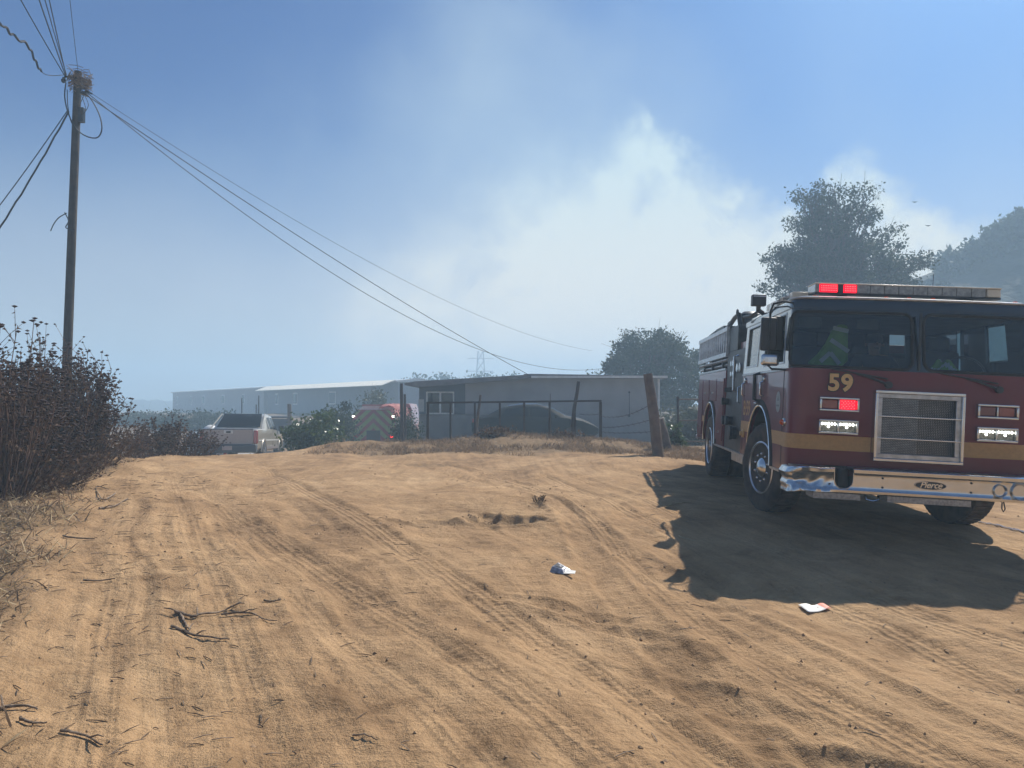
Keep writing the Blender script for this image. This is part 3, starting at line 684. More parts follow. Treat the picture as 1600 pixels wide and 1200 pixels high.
    for (a, c, d, f) in ((gx0 + .03, gx1 - .03, g0 + .03, g0 + .075), (gx0 + .03, gx1 - .03, g1 - .075, g1 - .03), (gx0 + .03, gx0 + .075, g0 + .075, g1 - .075), (gx1 - .075, gx1 - .03, g0 + .075, g1 - .075)): fi.box(a, c, -.10, -.06, d, f)
    fi.build('inner_frame', MT['aluminium'], fro, bevel=.003)
    for z in (g0 + .23, g0 + .45): MB().box(gx0 + .03, gx1 - .03, -.125, -.10, z - .007, z + .007).build('grille_bar', MT['chrome'], fro, bevel=.003)
    MB().box(gx0 + .05, gx1 - .05, -.055, -.045, g0 + .05, g1 - .05).build('grille_backing', MT['chassis'], fro)
    me = MB(); zz0, zz1 = g0 + .07, g1 - .07; k = 0; z = zz0
    while z < zz1:
        for sx in (-1, 1):
            x = .0
            while x < .352:
                xa, xb = x, min(x + .0125, .352); dz = .013
                me.add([(sx * xa, -.066, z), (sx * xb, -.062, z + dz * .9), (sx * xb, -.062, z + dz * .9 + .0045), (sx * xa, -.066, z + .0045)], [(0, 1, 2, 3)])
                x += .0165
        z += .0165
    me.build('mesh', MT['aluminium'], fro, 0)
    # bumper
    BP = [(-1.255, .10), (-1.255, -.16), (-1.22, -.235), (-1.14, -.29), (-1.0, -.30), (1.0, -.30), (1.14, -.29), (1.22, -.235), (1.255, -.16), (1.255, .10)]
    seg = [0]
    for a, b in zip(BP[:-1], BP[1:]): seg.append(seg[-1] + math.hypot(b[0] - a[0], b[1] - a[1]))
    def bpos(s):
        for i in range(len(seg) - 1):
            if s <= seg[i + 1] or i == len(seg) - 2:
                t = (s - seg[i]) / (seg[i + 1] - seg[i]); a, b = BP[i], BP[i + 1]; return a[0] + (b[0] - a[0]) * t, a[1] + (b[1] - a[1]) * t
    TB = seg[-1]
    prof = [(0.00, .455), (-.014, .462), (-.016, .485), (0, .50), (.002, .52), (.002, .54), (.002, .56), (.002, .58), (.002, .60), (.002, .62), (.002, .64), (-.004, .650), (-.022, .658), (-.024, .69), (-.010, .702), (.03, .704)]
    ns = 260
    def bv(i, j):
        s = TB * i / ns; x, y = bpos(s); x2, y2 = bpos(min(s + .01, TB)); tx, ty = x2 - x, y2 - y; l = math.hypot(tx, ty) or 1; nx_, ny_ = -ty / l, tx / l
        if s >= TB - .011: nx_, ny_ = -1, 0
        off, z = prof[j]; x += nx_ * off; y += ny_ * off
        if x < -.80:   # the crash damage at this end
            k = min(1, (-.80 - x) / .2); f_ = math.sin(x * 19 + z * 9) * .5 + math.sin(x * 43 - z * 31) * .3
            mid_ = math.exp(-((z - .57) / .07) ** 2); y += k * (.035 * mid_ + .022 * f_ * mid_ + .005 * f_); z += k * .006 * math.sin(x * 15) - k * .004
            if x < -1.1: z -= (-1.1 - x) * .18; x += .012 * math.sin(z * 60)
        return (x, y, z)
    m1, m2 = MB(), MB(); ids = {}
    for i in range(ns):
        for j in range(len(prof) - 1):
            c = bv(i, j); x, z = c[0], prof[j][1]; x = (bv(i, j)[0] + bv(i + 1, j)[0]) / 2; zc = (prof[j][1] + prof[j + 1][1]) / 2
            if -.845 < x < -.665 and c[1] < -.2 and (zc > .585 or math.hypot(x + .755, zc - .585) < .09): continue
            q = m1 if x < -.845 else m2
            q.add([bv(i, j), bv(i + 1, j), bv(i + 1, j + 1), bv(i, j + 1)], [(0, 1, 2, 3)])
    import bmesh
    bo = m2.build('bumper', MT['chrome'], root, 0); be = m1.build('bumper_end', MT['chrome_bent'], root, 0)
    for o in (bo, be):
        bm = bmesh.new(); bm.from_mesh(o.data); bmesh.ops.remove_doubles(bm, verts=bm.verts, dist=.0006); bmesh.ops.recalc_face_normals(bm, faces=bm.faces); bm.to_mesh(o.data); bm.free()
        o.data.polygons.foreach_set('use_smooth', [True] * len(o.data.polygons)); o.data.set_sharp_from_angle(angle=math.radians(50))
    MB().box(-.66, 1.2, -.27, .06, .675, .698).build('bumper_deck', MT['diamond_plate'], root); MB().box(-1.2, -.85, -.27, .06, .665, .69).build('bumper_deck', MT['diamond_plate'], root)
    MB().tube([(-.845, -.302, .70), (-.845, -.302, .585)] + [(-.755 + .09 * math.cos(a), -.302, .585 + .09 * math.sin(a)) for a in [PI + PI * k / 12 for k in range(13)]] + [(-.665, -.302, .70)], .006, 6).build('notch_edge', MT['chrome'], bo)
    t = MB(); t.box(-.86, -.65, -.26, -.05, .47, .49); t.box(-.86, -.65, -.06, -.04, .47, .7); t.build('hose_tray', MT['chassis'], bo)
    MB().lathe([(0, .0), (0, .055), (.17, .05), (.18, 0)], (-.755, -.24, .52), 'z', 20).build('hose_roll', MT['rubber'], bo)
    MB().box(-1.14, 1.14, -.25, .1, .45, .47).build('under_tray', MT['chassis'], root)
    MB().box(-1.03, -.58, -.27, .0, .385, .449).build('step_plate', MT['diamond_plate'], root, bevel=.004)
    MB().box(-.33, .45, -.27, .0, .385, .449).build('step_plate', MT['diamond_plate'], root, bevel=.004)
    w = MB(); w.tube([(-.52, -.22, .44), (-.52, -.24, .40), (-.46, -.24, .385), (-.40, -.24, .40), (-.40, -.22, .44)], .012, 8); w.build('tow_eye', MT['chrome'], root)
    MB().tube([(.74, -.25, .45), (.73, -.27, .39), (.745, -.27, .36), (.76, -.27, .39), (.755, -.25, .45)], .006, 6).build('rope_loop', MT['rubber'], root)
    bl = MB()
    for x in (-.39, .43):
        for z in (.53, .62): bl.lathe([(0, .011), (-.008, .010), (-.010, 0)], (x, -.298, z), 'y', 10)
    for z in (.53, .62): bl.lathe([(0, .018), (-.012, .014), (-.014, 0)], (-.88, -.27, z), 'y', 10)
    bl.build_split('bolt', MT['dark_metal'], bo)
    # badge
    b = MB(); b.add([(.055 + .145 * math.cos(a), -.3045, .575 + .038 * math.sin(a)) for a in [2 * PI * k / 40 for k in range(40)]] + [(.055 + .145 * math.cos(a), -.296, .575 + .038 * math.sin(a)) for a in [2 * PI * k / 40 for k in range(40)]], [tuple(range(40))] + [(k, (k + 1) % 40, 40 + (k + 1) % 40, 40 + k) for k in range(40)])
    bd = b.build('badge', MT['dark_plastic'], bo, 0)
    MB().tube([(.055 + .145 * math.cos(a), -.305, .575 + .038 * math.sin(a)) for a in [2 * PI * k / 40 for k in range(41)]], .003, 6).build('badge_rim', MT['chrome'], bd)
    text_obj('badge_lettering', 'Pierce', .085, MT['chrome'], bd, Matrix.Translation((.055, -.306, .578)) @ RX90, .0015, .35, .001, .95)
    # air horn and siren
    for x, r0 in ((.69, .058), (.872, .078)):
        h = MB(); h.lathe([(-.02, r0 * .93), (-.026, r0), (-.018, r0 * 1.08), (-.002, r0 * 1.1)], (x, -.30, .562), 'y', 28, cap=0)
        h.lathe([(-.02, r0 * .93), (.05, r0 * .55), (.10, r0 * .3), (.12, .0)], (x, -.30, .562), 'y', 28, cap=0); h.build('horn', MT['chrome'], bo)
        MB().lathe([(.03, r0 * .5), (.02, r0 * .25), (.018, 0)], (x, -.30, .562), 'y', 20).build('horn_throat', MT['chassis'], bo)
    # mirrors
    for sx in (-1, 1):
        a = MB(); a.tube([(sx * 1.16, .22, 2.37), (sx * 1.28, .24, 2.385), (sx * 1.37, .28, 2.36), (sx * 1.395, .30, 2.28), (sx * 1.395, .30, 1.70), (sx * 1.36, .28, 1.665), (sx * 1.22, .26, 1.665)], .012, 8)
        a.tube([(sx * 1.17, .42, 2.36), (sx * 1.34, .34, 2.33), (sx * 1.395, .30, 2.25)], .009, 8)
        if sx > 0: a.tube([(1.19, .12, 2.16), (1.25, .10, 2.13), (1.26, .10, 1.90), (1.2, .12, 1.86)], .018, 8)
        ar = a.build('mirror_arm', MT['dark_metal'], root)
        MB().box(*sorted((sx * 1.31, sx * 1.48)), .31, .36, 1.86, 2.22).build('mirror', MT['dark_plastic'], root, bevel=.02, seg=3)
        MB().box(*sorted((sx * 1.22, sx * 1.33)), .42, .46, 1.88, 2.25).build('mirror', MT['dark_plastic'], root, bevel=.02, seg=3)
        MB().box(*sorted((sx * 1.285, sx * 1.475)), .26, .34, 1.70, 1.825).build('convex_mirror', MT['chrome_bent'], root, bevel=.035, seg=4)
    # roof gear: light bar, marker lamps, side bar, spot light
    lb = MB(); lb.box(-.90, 1.0, .46, .76, 2.505, 2.53); lbo = lb.build('light_bar', MT['dark_plastic'], root, bevel=.006)
    for x in (-.6, .7): MB().box(x - .05, x + .05, .52, .70, 2.44, 2.505).build('foot', MT['dark_metal'], lbo)
    MB().box(-.905, 1.005, .455, .765, 2.618, 2.632).build('light_bar_cover', MT['tan_cover'], lbo, bevel=.006)
    mods = [(-.90, -.855, 'clear'), (-.85, -.665, 'on'), (-.66, -.605, 'dark'), (-.60, -.47, 'on'), (-.465, -.33, 'clear')] + [(-.325 + .147 * k, -.325 + .147 * k + .142, 'clear') for k in range(8)] + [(.86, 1.0, 'tan')]
    for a, b_, kd in mods:
        m_ = {'on': 'red_lens_on', 'clear': 'clear_lens', 'dark': 'dark_plastic', 'tan': 'tan_cover'}[kd]
        o = MB().box(a, b_, .465 if kd != 'on' else .458, .755, 2.53, 2.618).build('light_module', MT[m_], lbo, bevel=.012 if kd in ('on', 'tan') else .003)
        if kd == 'on':
            l = MB(); nn = int((b_ - a) / .018)
            for i in range(nn):
                for j in range(3): l.lathe([(0, 0), (.001, .0032)], (a + .014 + i * (b_ - a - .028) / (nn - 1), .455, 2.55 + j * .024), 'y', 6)
            l.build_split('led', MT['red_led'], o)
    for x, y in ((-.93, .36), (-.22, .30), (.01, .30), (.25, .30), (1.09, .36)):
        MB().lathe([(0, .033), (.02, .03), (.038, .018), (.042, 0)], (x, y, 2.44), 'z', 14).build('roof_marker', MT['amber_lens'], root)
    sb = MB(); sb.box(-1.06, -.90, .75, 2.1, 2.45, 2.475); sbo = sb.build('side_light_bar', MT['dark_plastic'], root)
    for k in range(9): MB().box(-1.065, -.895, .76 + .148 * k, .76 + .148 * k + .138, 2.476, 2.565).build('light_module', MT['tan_cover' if k in (0, 3, 6, 8) else 'clear_lens'], sbo, bevel=.006)
    sp = MB(); sp.box(-1.31, -1.14, 1.74, 1.86, 2.515, 2.655); spo = sp.build('spot_light', MT['dark_plastic'], root, bevel=.01)
    MB().box(-1.30, -1.15, 1.732, 1.74, 2.625, 2.64).build('spot_light_rim', MT['aluminium'], spo)
    a = MB(); a.tube([(-1.22, 1.80, 2.52), (-1.22, 1.82, 2.47), (-1.15, 1.9, 2.44)], .03, 8); a.tube([(-1.20, 1.86, 2.46), (-1.22, 2.30, 2.44), (-1.26, 2.55, 2.45), (-1.25, 2.6, 2.40)], .02, 8); a.build('spot_light_arm', MT['dark_plastic'], spo)
    MB().tube([(1.50 * .75, 2.5, 2.44), (1.14, 2.5, 3.1)], .004, 5).build('antenna', MT['dark_plastic'], root)
    # interior
    MB().box(-1.17, 1.17, .30, 2.58, .95, 1.0).build('cab_floor', MT['cab_trim'], root)
    MB().box(-1.10, 1.10, .10, .55, 1.40, 1.66).build('dashboard', MT['cab_trim'], root, bevel=.04, seg=3)
    MB().box(-.32, .32, .6, 1.9, 1.0, 1.55).build('engine_tunnel', MT['cab_trim'], root, bevel=.05)
    MB().box(-1.10, 1.10, .45, 2.55, 2.285, 2.305).build('headliner', MT['cab_trim'], root)
    for (x, y) in ((-.75, 1.15), (.75, 1.15), (-.75, 2.15), (.0, 2.25)):
        s = MB(); s.box(x - .24, x + .24, y - .25, y + .22, 1.30, 1.42); s.box(x - .24, x + .24, y + .16, y + .28, 1.42, 2.0); s.box(x - .14, x + .14, y + .17, y + .27, 2.0, 2.17); s.build('seat', MT['seat_fabric'], root, bevel=.04, seg=3)
    s = MB(); s.tube([(.75 + .21 * math.cos(a), .62 + .06 * math.sin(a), 1.70 + .20 * math.sin(a)) for a in [2 * PI * k / 24 for k in range(25)]], .014, 8); s.tube([(.75, .64, 1.70), (.75, .45, 1.50)], .03, 8); s.tube([(.54, .62, 1.70), (.96, .62, 1.70)], .012, 6); s.build('steering_wheel', MT['dark_plastic'], root)
    for x in (-.95, -.35):
        MB().box(x - .12, x + .12, .42, .46, 2.13, 2.25).build('sun_visor', MT['cab_trim'], root, bevel=.01)
    MB().box(.97, 1.1, .30, .5, 1.64, 1.72).build('dash_pod', MT['dark_plastic'], root, bevel=.02)
    # wheels
    for sx in (-1, 1):
        wheel(root, sx * 1.05, 1.44, .525, math.radians(14), False, sx); wheel(root, sx * 1.06, 5.5, .525, 0, True, sx)
    ch = MB(); ch.box(-.45, -.35, .1, 7.0, .55, .78); ch.box(.35, .45, .1, 7.0, .55, .78); ch.box(-.9, .9, 1.38, 1.50, .46, .58); ch.box(-.8, .8, 5.42, 5.58, .44, .62); ch.box(-.5, .5, .3, 2.6, .62, .95); ch.box(-.9, .9, 2.1, 4.7, .5, .62); ch.box(-.35, .35, 5.3, 5.7, .36, .7)
    ch.box(-.95, .95, .08, .75, .47, .60)
    ch.build('chassis', MT['chassis'], root)
    # pump panel
    p = MB(); p.box(-1.20, 1.20, 2.66, 4.06, .57, 2.05); p.box(-1.19, -.6, 3.30, 4.03, 2.05, 2.42); p.build('pump_panel', MT['dark_metal'], root, bevel=.01)
    MB().box(-1.15, 1.15, 2.67, 3.28, 2.05, 2.16).build('pump_cover', MT['maroon_paint'], root, bevel=.01)
    MB().box(-1.05, .45, 2.72, 3.25, 2.16, 2.42).build('crosslay_tarp', mat('blue_tarp', (.16, .22, .33), .7, bump=.01, bscale=9), root, bevel=.04, seg=3)
    g = MB(); dg = MB()
    for (y, z, r0) in ((2.95, 1.78, .07), (3.15, 1.78, .07), (3.35, 1.86, .05), (3.5, 1.86, .05), (3.65, 1.86, .05), (3.35, 1.70, .05), (3.5, 1.70, .05), (3.65, 1.70, .05)):
        g.lathe([(0, r0), (-.018, r0), (-.02, r0 * .86)], (-1.20, y, z), 'x', 20); dg.lathe([(-.012, r0 * .86), (-.0125, 0)], (-1.20, y, z), 'x', 20)
    g.build_split('gauge', MT['chrome'], root); dg.build_split('gauge_face', MT['gauge_white'], root, 0)
    v = MB()
    for k in range(6): v.tube([(-1.20, 3.35 + k * .1, 1.5), (-1.25, 3.35 + k * .1, 1.5), (-1.25, 3.35 + k * .1, 1.44)], .01, 6)
    for (y, z, r0) in ((3.1, .86, .09), (3.45, 1.02, .06), (3.75, 1.02, .06), (3.85, 1.3, .05)):
        v.lathe([(0, r0), (-.06, r0), (-.065, r0 * 1.12), (-.10, r0 * 1.12), (-.105, 0)], (-1.20, y, z), 'x', 18)
    v.build_split('valve', MT['dark_metal'], root)
    MB().tube([(-1.21, 3.08, 1.96), (-1.27, 3.08, 1.94), (-1.27, 3.06, 1.46), (-1.21, 3.06, 1.44)], .016, 8).build('handrail', MT['chrome'], root)
    MB().tube([(-1.21, 2.80, 1.52), (-1.25, 2.80, 1.50), (-1.25, 2.80, 1.30), (-1.21, 2.80, 1.28)], .010, 8).build('handrail', MT['chrome'], root)
    MB().lathe([(0, .06), (-.02, .055), (-.022, .03), (-.05, .03), (-.05, 0)], (-1.221, 2.42, .885), 'x', 18).build('fuel_cap', MT['gold_letter'], root)
    MB().box(-1.18, -.5, 2.66, 3.50, .45, .565).build('running_board', MT['aluminium'], root, bevel=.006)
    t = MB()
    for sx in (-1, 1):
        t.box(*sorted((sx * 1.18, sx * 1.235)), 2.12, 4.85, .575, .60); t.box(*sorted((sx * 1.18, sx * 1.235)), .32, .77, .575, .60)
    t.build_split('sill_trim', MT['aluminium'], root, 0)
    # deck gear
    d = MB(); d.lathe([(0, .16), (.20, .15), (.24, .1)], (-.95, 3.75, 2.42), 'z', 18); d.tube([(-1.12, 3.55, 2.42), (-1.14, 3.6, 2.60), (-1.15, 3.85, 2.58), (-1.15, 4.3, 2.50), (-1.15, 4.6, 2.47)], .035, 8)
    d.tube([(-1.16, 3.62 + .05 * math.cos(a), 2.62 + .05 * math.sin(a)) for a in [2 * PI * k / 14 for k in range(15)]], .014, 6); d.tube([(-1.14, 4.2, 2.45), (-1.15, 4.25, 2.55), (-1.15, 4.4, 2.54), (-1.15, 4.45, 2.46)], .02, 6)
    d.box(-1.18, -.9, 4.7, 5.5, 2.44, 2.53); d.tube([(-1.18, 5.5, 2.50), (-1.19, 6.1, 2.47)], .02, 6); d.build('deck_gun', MT['dark_metal'], root)
    # rear body
    b = MB()
    for sx in (-1, 1):
        arch = circ(5.5, .60, .66, 180, 0, 22); b.prism([(4.07, .60), (4.84, .60)] + arch + [(6.16, .60), (7.08, .60), (7.08, 1.78), (4.07, 1.78)], 0, sx * 1.215, sx * 1.17)
    b.box(-1.17, 1.17, 7.04, 7.08, .6, 1.78); b.box(-1.17, 1.17, 4.07, 4.11, .6, 1.78); b.box(-1.17, 1.17, 4.11, 7.04, 1.70, 1.76)
    b.build('rear_body', MT['maroon_paint'], root, 40)
    for (y0, y1, z0, z1) in ((4.14, 4.80, .68, 1.66), (4.86, 5.60, 1.30, 1.66), (5.68, 6.40, 1.30, 1.66), (6.46, 7.0, .68, 1.66)):
        o = MB().box(-1.232, -1.2155, y0, y1, z0, z1).build('locker_door', MT['maroon_paint'], root, bevel=.006)
        MB().box(-1.245, -1.2325, (y0 + y1) / 2 - .06, (y0 + y1) / 2 + .06, z0 + .12, z0 + .145).build('latch', MT['chrome'], o)
    t = MB(); t.box(-1.228, -1.2, 4.08, 7.08, 1.785, 1.815); t.build('body_rail', MT['aluminium'], root, 0)
    MB().box(-1.05, 1.05, 4.1, 7.06, 1.765, 2.22).build('hose_bed', MT['dark_metal'], root, bevel=.01)
    for z, x in ((1.87, -1.16), (1.945, -1.19)):
        MB().tube([(x, 4.1, z), (x, 7.2, z)], .024, 8).build('pike_pole', MT['aluminium'], root)
    k_ = MB()
    for y in (4.5, 5.6, 6.6): k_.box(-1.21, -1.06, y - .03, y + .03, 1.82, 1.99)
    k_.build_split('bracket', MT['dark_metal'], root)
    ld = MB(); ld.box(-1.24, -1.20, 4.0, 7.22, 2.385, 2.45); ld.box(-1.24, -1.20, 4.0, 7.22, 1.99, 2.055)
    for k in range(15): ld.tube([(-1.22, 4.1 + .217 * k, 2.05), (-1.22, 4.1 + .217 * k, 2.39)], .017, 8)
    ld.build('ladder', MT['aluminium'], root, 40)
    ld = MB(); ld.box(-1.16, -1.12, 4.3, 7.15, 2.34, 2.40); ld.box(-1.16, -1.12, 4.3, 7.15, 2.02, 2.08)
    for k in range(13): ld.tube([(-1.14, 4.42 + .217 * k, 2.05), (-1.14, 4.42 + .217 * k, 2.36)], .017, 8)
    ld.build('ladder', MT['aluminium'], root, 40)
    MB().box(-1.2, 1.2, 7.08, 7.40, .55, .62).build('tailboard', MT['diamond_plate'], root, bevel=.006)
    return root
ENG = engine()
def on_engine(o):
    o.matrix_world = ENG.matrix_world @ o.matrix_basis; return o

# person in the cab and clothing kept there
def skin_fig(name, joints, edges, radii, m, parent=None, sub=2):
    me = bpy.data.meshes.new(name); me.from_pydata(joints, edges, []); me.materials.append(m)
    o = bpy.data.objects.new(name, me); COL.objects.link(o)
    sk = o.modifiers.new('skin', 'SKIN'); sk.use_smooth_shade = True
    for i, r in enumerate(radii): me.skin_vertices[0].data[i].radius = (r, r) if not isinstance(r, tuple) else r
    me.skin_vertices[0].data[0].use_root = True
    s = o.modifiers.new('sub', 'SUBSURF'); s.levels = s.render_levels = sub
    if parent: o.parent = parent
    return o
def crew():
    p = empty('person'); tag(p, 'firefighter in dark clothes with an orange vest sitting inside the cab of the fire engine', 'person')
    # local frame = engine frame, seated at (-.30, 1.35), looking towards the windscreen (-y)
    J = [(-.16, 1.50, 1.40), (-.16, 1.49, 1.56), (-.17, 1.47, 1.74), (-.17, 1.45, 1.84), (-.18, 1.42, 1.90), (-.18, 1.40, 1.97), (-.19, 1.39, 2.04),
         (-.34, 1.46, 1.78), (-.42, 1.36, 1.60), (-.36, 1.14, 1.56), (-.34, 1.06, 1.56),
         (.01, 1.46, 1.78), (.09, 1.36, 1.60), (.03, 1.14, 1.56), (.01, 1.06, 1.56),
         (-.26, 1.30, 1.40), (-.28, 1.0, 1.40), (-.28, .95, 1.08), (-.28, .86, 1.04), (-.07, 1.30, 1.40), (-.05, 1.0, 1.40), (-.05, .95, 1.08), (-.05, .86, 1.04)]
    E_ = [(0, 1), (1, 2), (2, 3), (3, 4), (4, 5), (5, 6), (2, 7), (7, 8), (8, 9), (9, 10), (2, 11), (11, 12), (12, 13), (13, 14), (0, 15), (15, 16), (16, 17), (17, 18), (0, 19), (19, 20), (20, 21), (21, 22)]
    Rr = [.14, .14, .14, .065, .06, .085, .07, .075, .055, .035, .03, .075, .055, .035, .03, .09, .07, .05, .05, .09, .07, .05, .05]
    for w, (ex, s) in enumerate(((10, -1), (14, 1))):
        b = J[ex]
        for f in range(5):
            k = len(J); fx = (f - 2) * .018 if f < 4 else s * -.045
            L1 = (.035, .038, .036, .03, .028)[f]
            J += [(b[0] + fx, b[1] - .05, b[2] + .01), (b[0] + fx, b[1] - .05 - L1, b[2] + .0), (b[0] + fx, b[1] - .05 - L1 * 1.5, b[2] - .025)]; Rr += [.011, .009, .008]; E_ += [(ex, k), (k, k + 1), (k + 1, k + 2)]
    body = skin_fig('body', J, E_, Rr, MT['skin'], p)
    h = MB(); h.lathe([(-.02, .098), (.04, .1), (.09, .075), (.11, 0)], (-.185, 1.415, 2.0), 'z', 18); h.build('hair', MT['hair'], p)
    f = MB(); f.tube([(-.185, 1.315, 1.985), (-.185, 1.295, 1.955), (-.185, 1.315, 1.945)], .012, 6)
    for s in (-1, 1): f.lathe([(-.004, .018), (.02, .02)], (-.185 + s * .092, 1.41, 1.965), 'x', 8)
    f.build('face', MT['skin'], p)
    e = MB()
    for s in (-1, 1): e.lathe([(-.006, 0), (-.003, .009), (.003, .01)], (-.185 + s * .032, 1.322, 1.99), 'y', 8)
    e.box(-.212, -.158, 1.318, 1.33, 1.918, 1.924); e.build('eyes', MT['hair'], p)
    cl = skin_fig('jacket', [(-.16, 1.50, 1.42), (-.16, 1.49, 1.56), (-.17, 1.47, 1.72), (-.17, 1.46, 1.82), (-.34, 1.46, 1.77), (-.43, 1.36, 1.60), (-.37, 1.16, 1.565), (.01, 1.46, 1.77), (.10, 1.36, 1.60), (.04, 1.16, 1.565)],
                  [(0, 1), (1, 2), (2, 3), (2, 4), (4, 5), (5, 6), (2, 7), (7, 8), (8, 9)], [.165, .17, .165, .08, .09, .07, .05, .09, .07, .05], MT['dark_cloth'], p)
    v = skin_fig('vest', [(-.16, 1.495, 1.45), (-.165, 1.475, 1.58), (-.17, 1.455, 1.68)], [(0, 1), (1, 2)], [.18, .185, .17], MT['orange_cloth'], p)
    p.location = (.24, 0, .09)
    return on_engine(p)
crew()
def jacket_hang():
    r = empty('safety_jacket'); tag(r, 'green safety jacket with pale bands hanging behind the left windscreen pane of the fire engine', 'jacket')
    def P(x, z, y): return (x, y, z)
    out = [(-.60, 2.20), (-.52, 2.19), (-.50, 1.80), (-.58, 1.72), (-.86, 1.70), (-.92, 1.76), (-.82, 1.86), (-.74, 1.98), (-.68, 2.12)]
    b = MB(); b.prism(out, 1, .52, .62); b.build('cloth', MT['hi_vis'], r, bevel=.03, seg=3)
    s = MB()
    for (a, c) in (((-.70, 2.02), (-.51, 1.90)), ((-.80, 1.78), (-.70, 1.88)), ((-.70, 1.88), (-.60, 1.76)), ((-.68, 2.15), (-.52, 2.12))):
        d = Vector((c[0] - a[0], c[1] - a[1])).normalized() * 1; n = Vector((-d.y, d.x)) * .022
        s.prism([(a[0] + n.x, a[1] + n.y), (c[0] + n.x, c[1] + n.y), (c[0] - n.x, c[1] - n.y), (a[0] - n.x, a[1] - n.y)], 1, .505, .519)
    s.build('reflective_band', MT['reflective_band'], r, 0); return on_engine(r)
jacket_hang()
def vest_heap():
    r = empty('safety_vest'); tag(r, 'crumpled green safety vest lying on the dashboard behind the right windscreen pane', 'vest')
    rng = np.random.RandomState(4); n = 20; vs = []
    for i in range(n):
        for j in range(n):
            u, v = i / (n - 1), j / (n - 1); h = .13 * math.sin(PI * u) ** .6 * math.sin(PI * v) ** .6 * (1 + .35 * math.sin(u * 11 + v * 5) + .2 * math.sin(v * 17 - u * 7))
            vs.append((.22 + .38 * u + .02 * math.sin(v * 9), .22 + .28 * v, 1.665 + h))
    fs = [(i * n + j, i * n + j + 1, (i + 1) * n + j + 1, (i + 1) * n + j) for i in range(n - 1) for j in range(n - 1)]
    m = MB(); m.v = vs; m.f = fs; m.m = [0 if (f[0] // n + f[0] % n) % 7 < 5 else 1 for f in fs]; m.build('cloth', [MT['hi_vis'], MT['reflective_band']], r, 60); return on_engine(r)
vest_heap()
# ------------------------------------------------------------------ materials for the surroundings
mm('pole_wood', (.05, .04, .033), .9, var=.35, scale=5, bump=.01, bscale=30)
mm('cable', (.012, .012, .013), .7)
mm('nest_twigs', (.17, .12, .08), .9, var=.5, scale=30)
mm('dry_stem', (.060, .032, .024), .9, var=.45, scale=7, var_col=(.16, .088, .056))
mm('seed_head', (.030, .014, .012), .9, var=.4, scale=30)
mm('dry_leaf', (.065, .034, .020), .85, var=.5, scale=9, var_col=(.18, .10, .05), trans=.3)
mm('straw', (.42, .31, .17), .8, var=.35, scale=6, var_col=(.60, .47, .28), trans=.3)
mm('brown_straw', (.20, .135, .085), .85, var=.4, scale=5, var_col=(.34, .24, .15), trans=.3)
mm('stick_wood', (.10, .065, .042), .85, var=.5, scale=20, var_col=(.30, .22, .15))
mm('leaf_dark', (.036, .054, .026), .6, spec=.15, var=.4, scale=1.5, trans=.32)
mm('leaf_gloss', (.06, .095, .035), .28, var=.4, scale=3, trans=.35)
mm('leaf_grey', (.075, .085, .05), .6, var=.35, scale=2, trans=.3)
mm('bark', (.07, .052, .04), .9, var=.3, scale=8, bump=.01, bscale=20)
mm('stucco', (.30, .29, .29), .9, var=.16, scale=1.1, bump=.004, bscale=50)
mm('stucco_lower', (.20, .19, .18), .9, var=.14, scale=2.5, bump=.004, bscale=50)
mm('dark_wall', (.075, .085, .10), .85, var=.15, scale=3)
mm('roof_felt', (.17, .16, .16), .9, var=.2, scale=5)
mm('white_trim', (.65, .65, .63), .5)
mm('blind', (.40, .40, .38), .7, var=.1, scale=12)
mm('rust_steel', (.045, .030, .026), .75, .3, var=.35, scale=12)
mm('post_wood', (.13, .095, .075), .9, var=.3, scale=6, bump=.02, bscale=14)
mm('wire', (.12, .10, .09), .6, .7)
mm('mobile_wall', (.42, .43, .42), .8, var=.06, scale=1)
mm('mobile_wall_dark', (.24, .27, .30), .8, var=.06, scale=1)
mm('glint_pale', (.92, .88, .74), .5, var=.02)  # pale yellow of sunlight put into the colour
mm('block_wall', (.25, .24, .23), .9, var=.15, scale=3)
mm('pickup_paint', (.40, .36, .29), .3, .35, coat=.8, var=.05, scale=2)
mm('pickup_cladding', (.035, .045, .06), .6, var=.1)
mm('tailgate_paint', (.30, .25, .24), .35, .2, coat=.6, var=.06, scale=2)
mm('van_paint', (.50, .52, .53), .4, coat=.5, var=.04)
mm('sedan_paint', (.006, .008, .011), .6, spec=.06, var=.1)
mm('car_trim', (.02, .02, .022), .6)
mm('tail_lamp', (.30, .012, .012), .2, coat=1)
mm('head_lamp', (.55, .50, .38), .2, .3, coat=1, trans=.3)
mm('plate', (.35, .30, .30), .5)
mm('engine_red', (.24, .02, .018), .3, coat=.8, var=.06)
mm('chevron_red', (.24, .03, .03), .5)
mm('chevron_green', (.22, .28, .08), .5)
mm('sunlit_red', (.45, .15, .13), .6, var=.2, scale=3, trans=.3)  # engine red as the sun lightens it, put into the colour
mm('lamp_on', (1, 1, 1), .3, emis=(1, .95, .85), es=4)
mm('tail_on', (1, .02, .02), .3, emis=(1, .02, .02), es=3)
mm('hill_brush', (.028, .034, .022), .95, var=.5, scale=.25, bump=.5, bscale=.8)
mm('tower_steel', (.18, .18, .18), .6, .6)
mm('carton', (.30, .30, .33), .4, .4, var=.5, scale=25)
mm('carton_dark', (.04, .04, .045), .5)
mm('paper', (.78, .76, .70), .7, var=.06, scale=30)
mm('paper_red', (.70, .25, .17), .6)
mm('wet', (.16, .11, .07), .06, var=.3, scale=8)
rnd = random.Random(11)
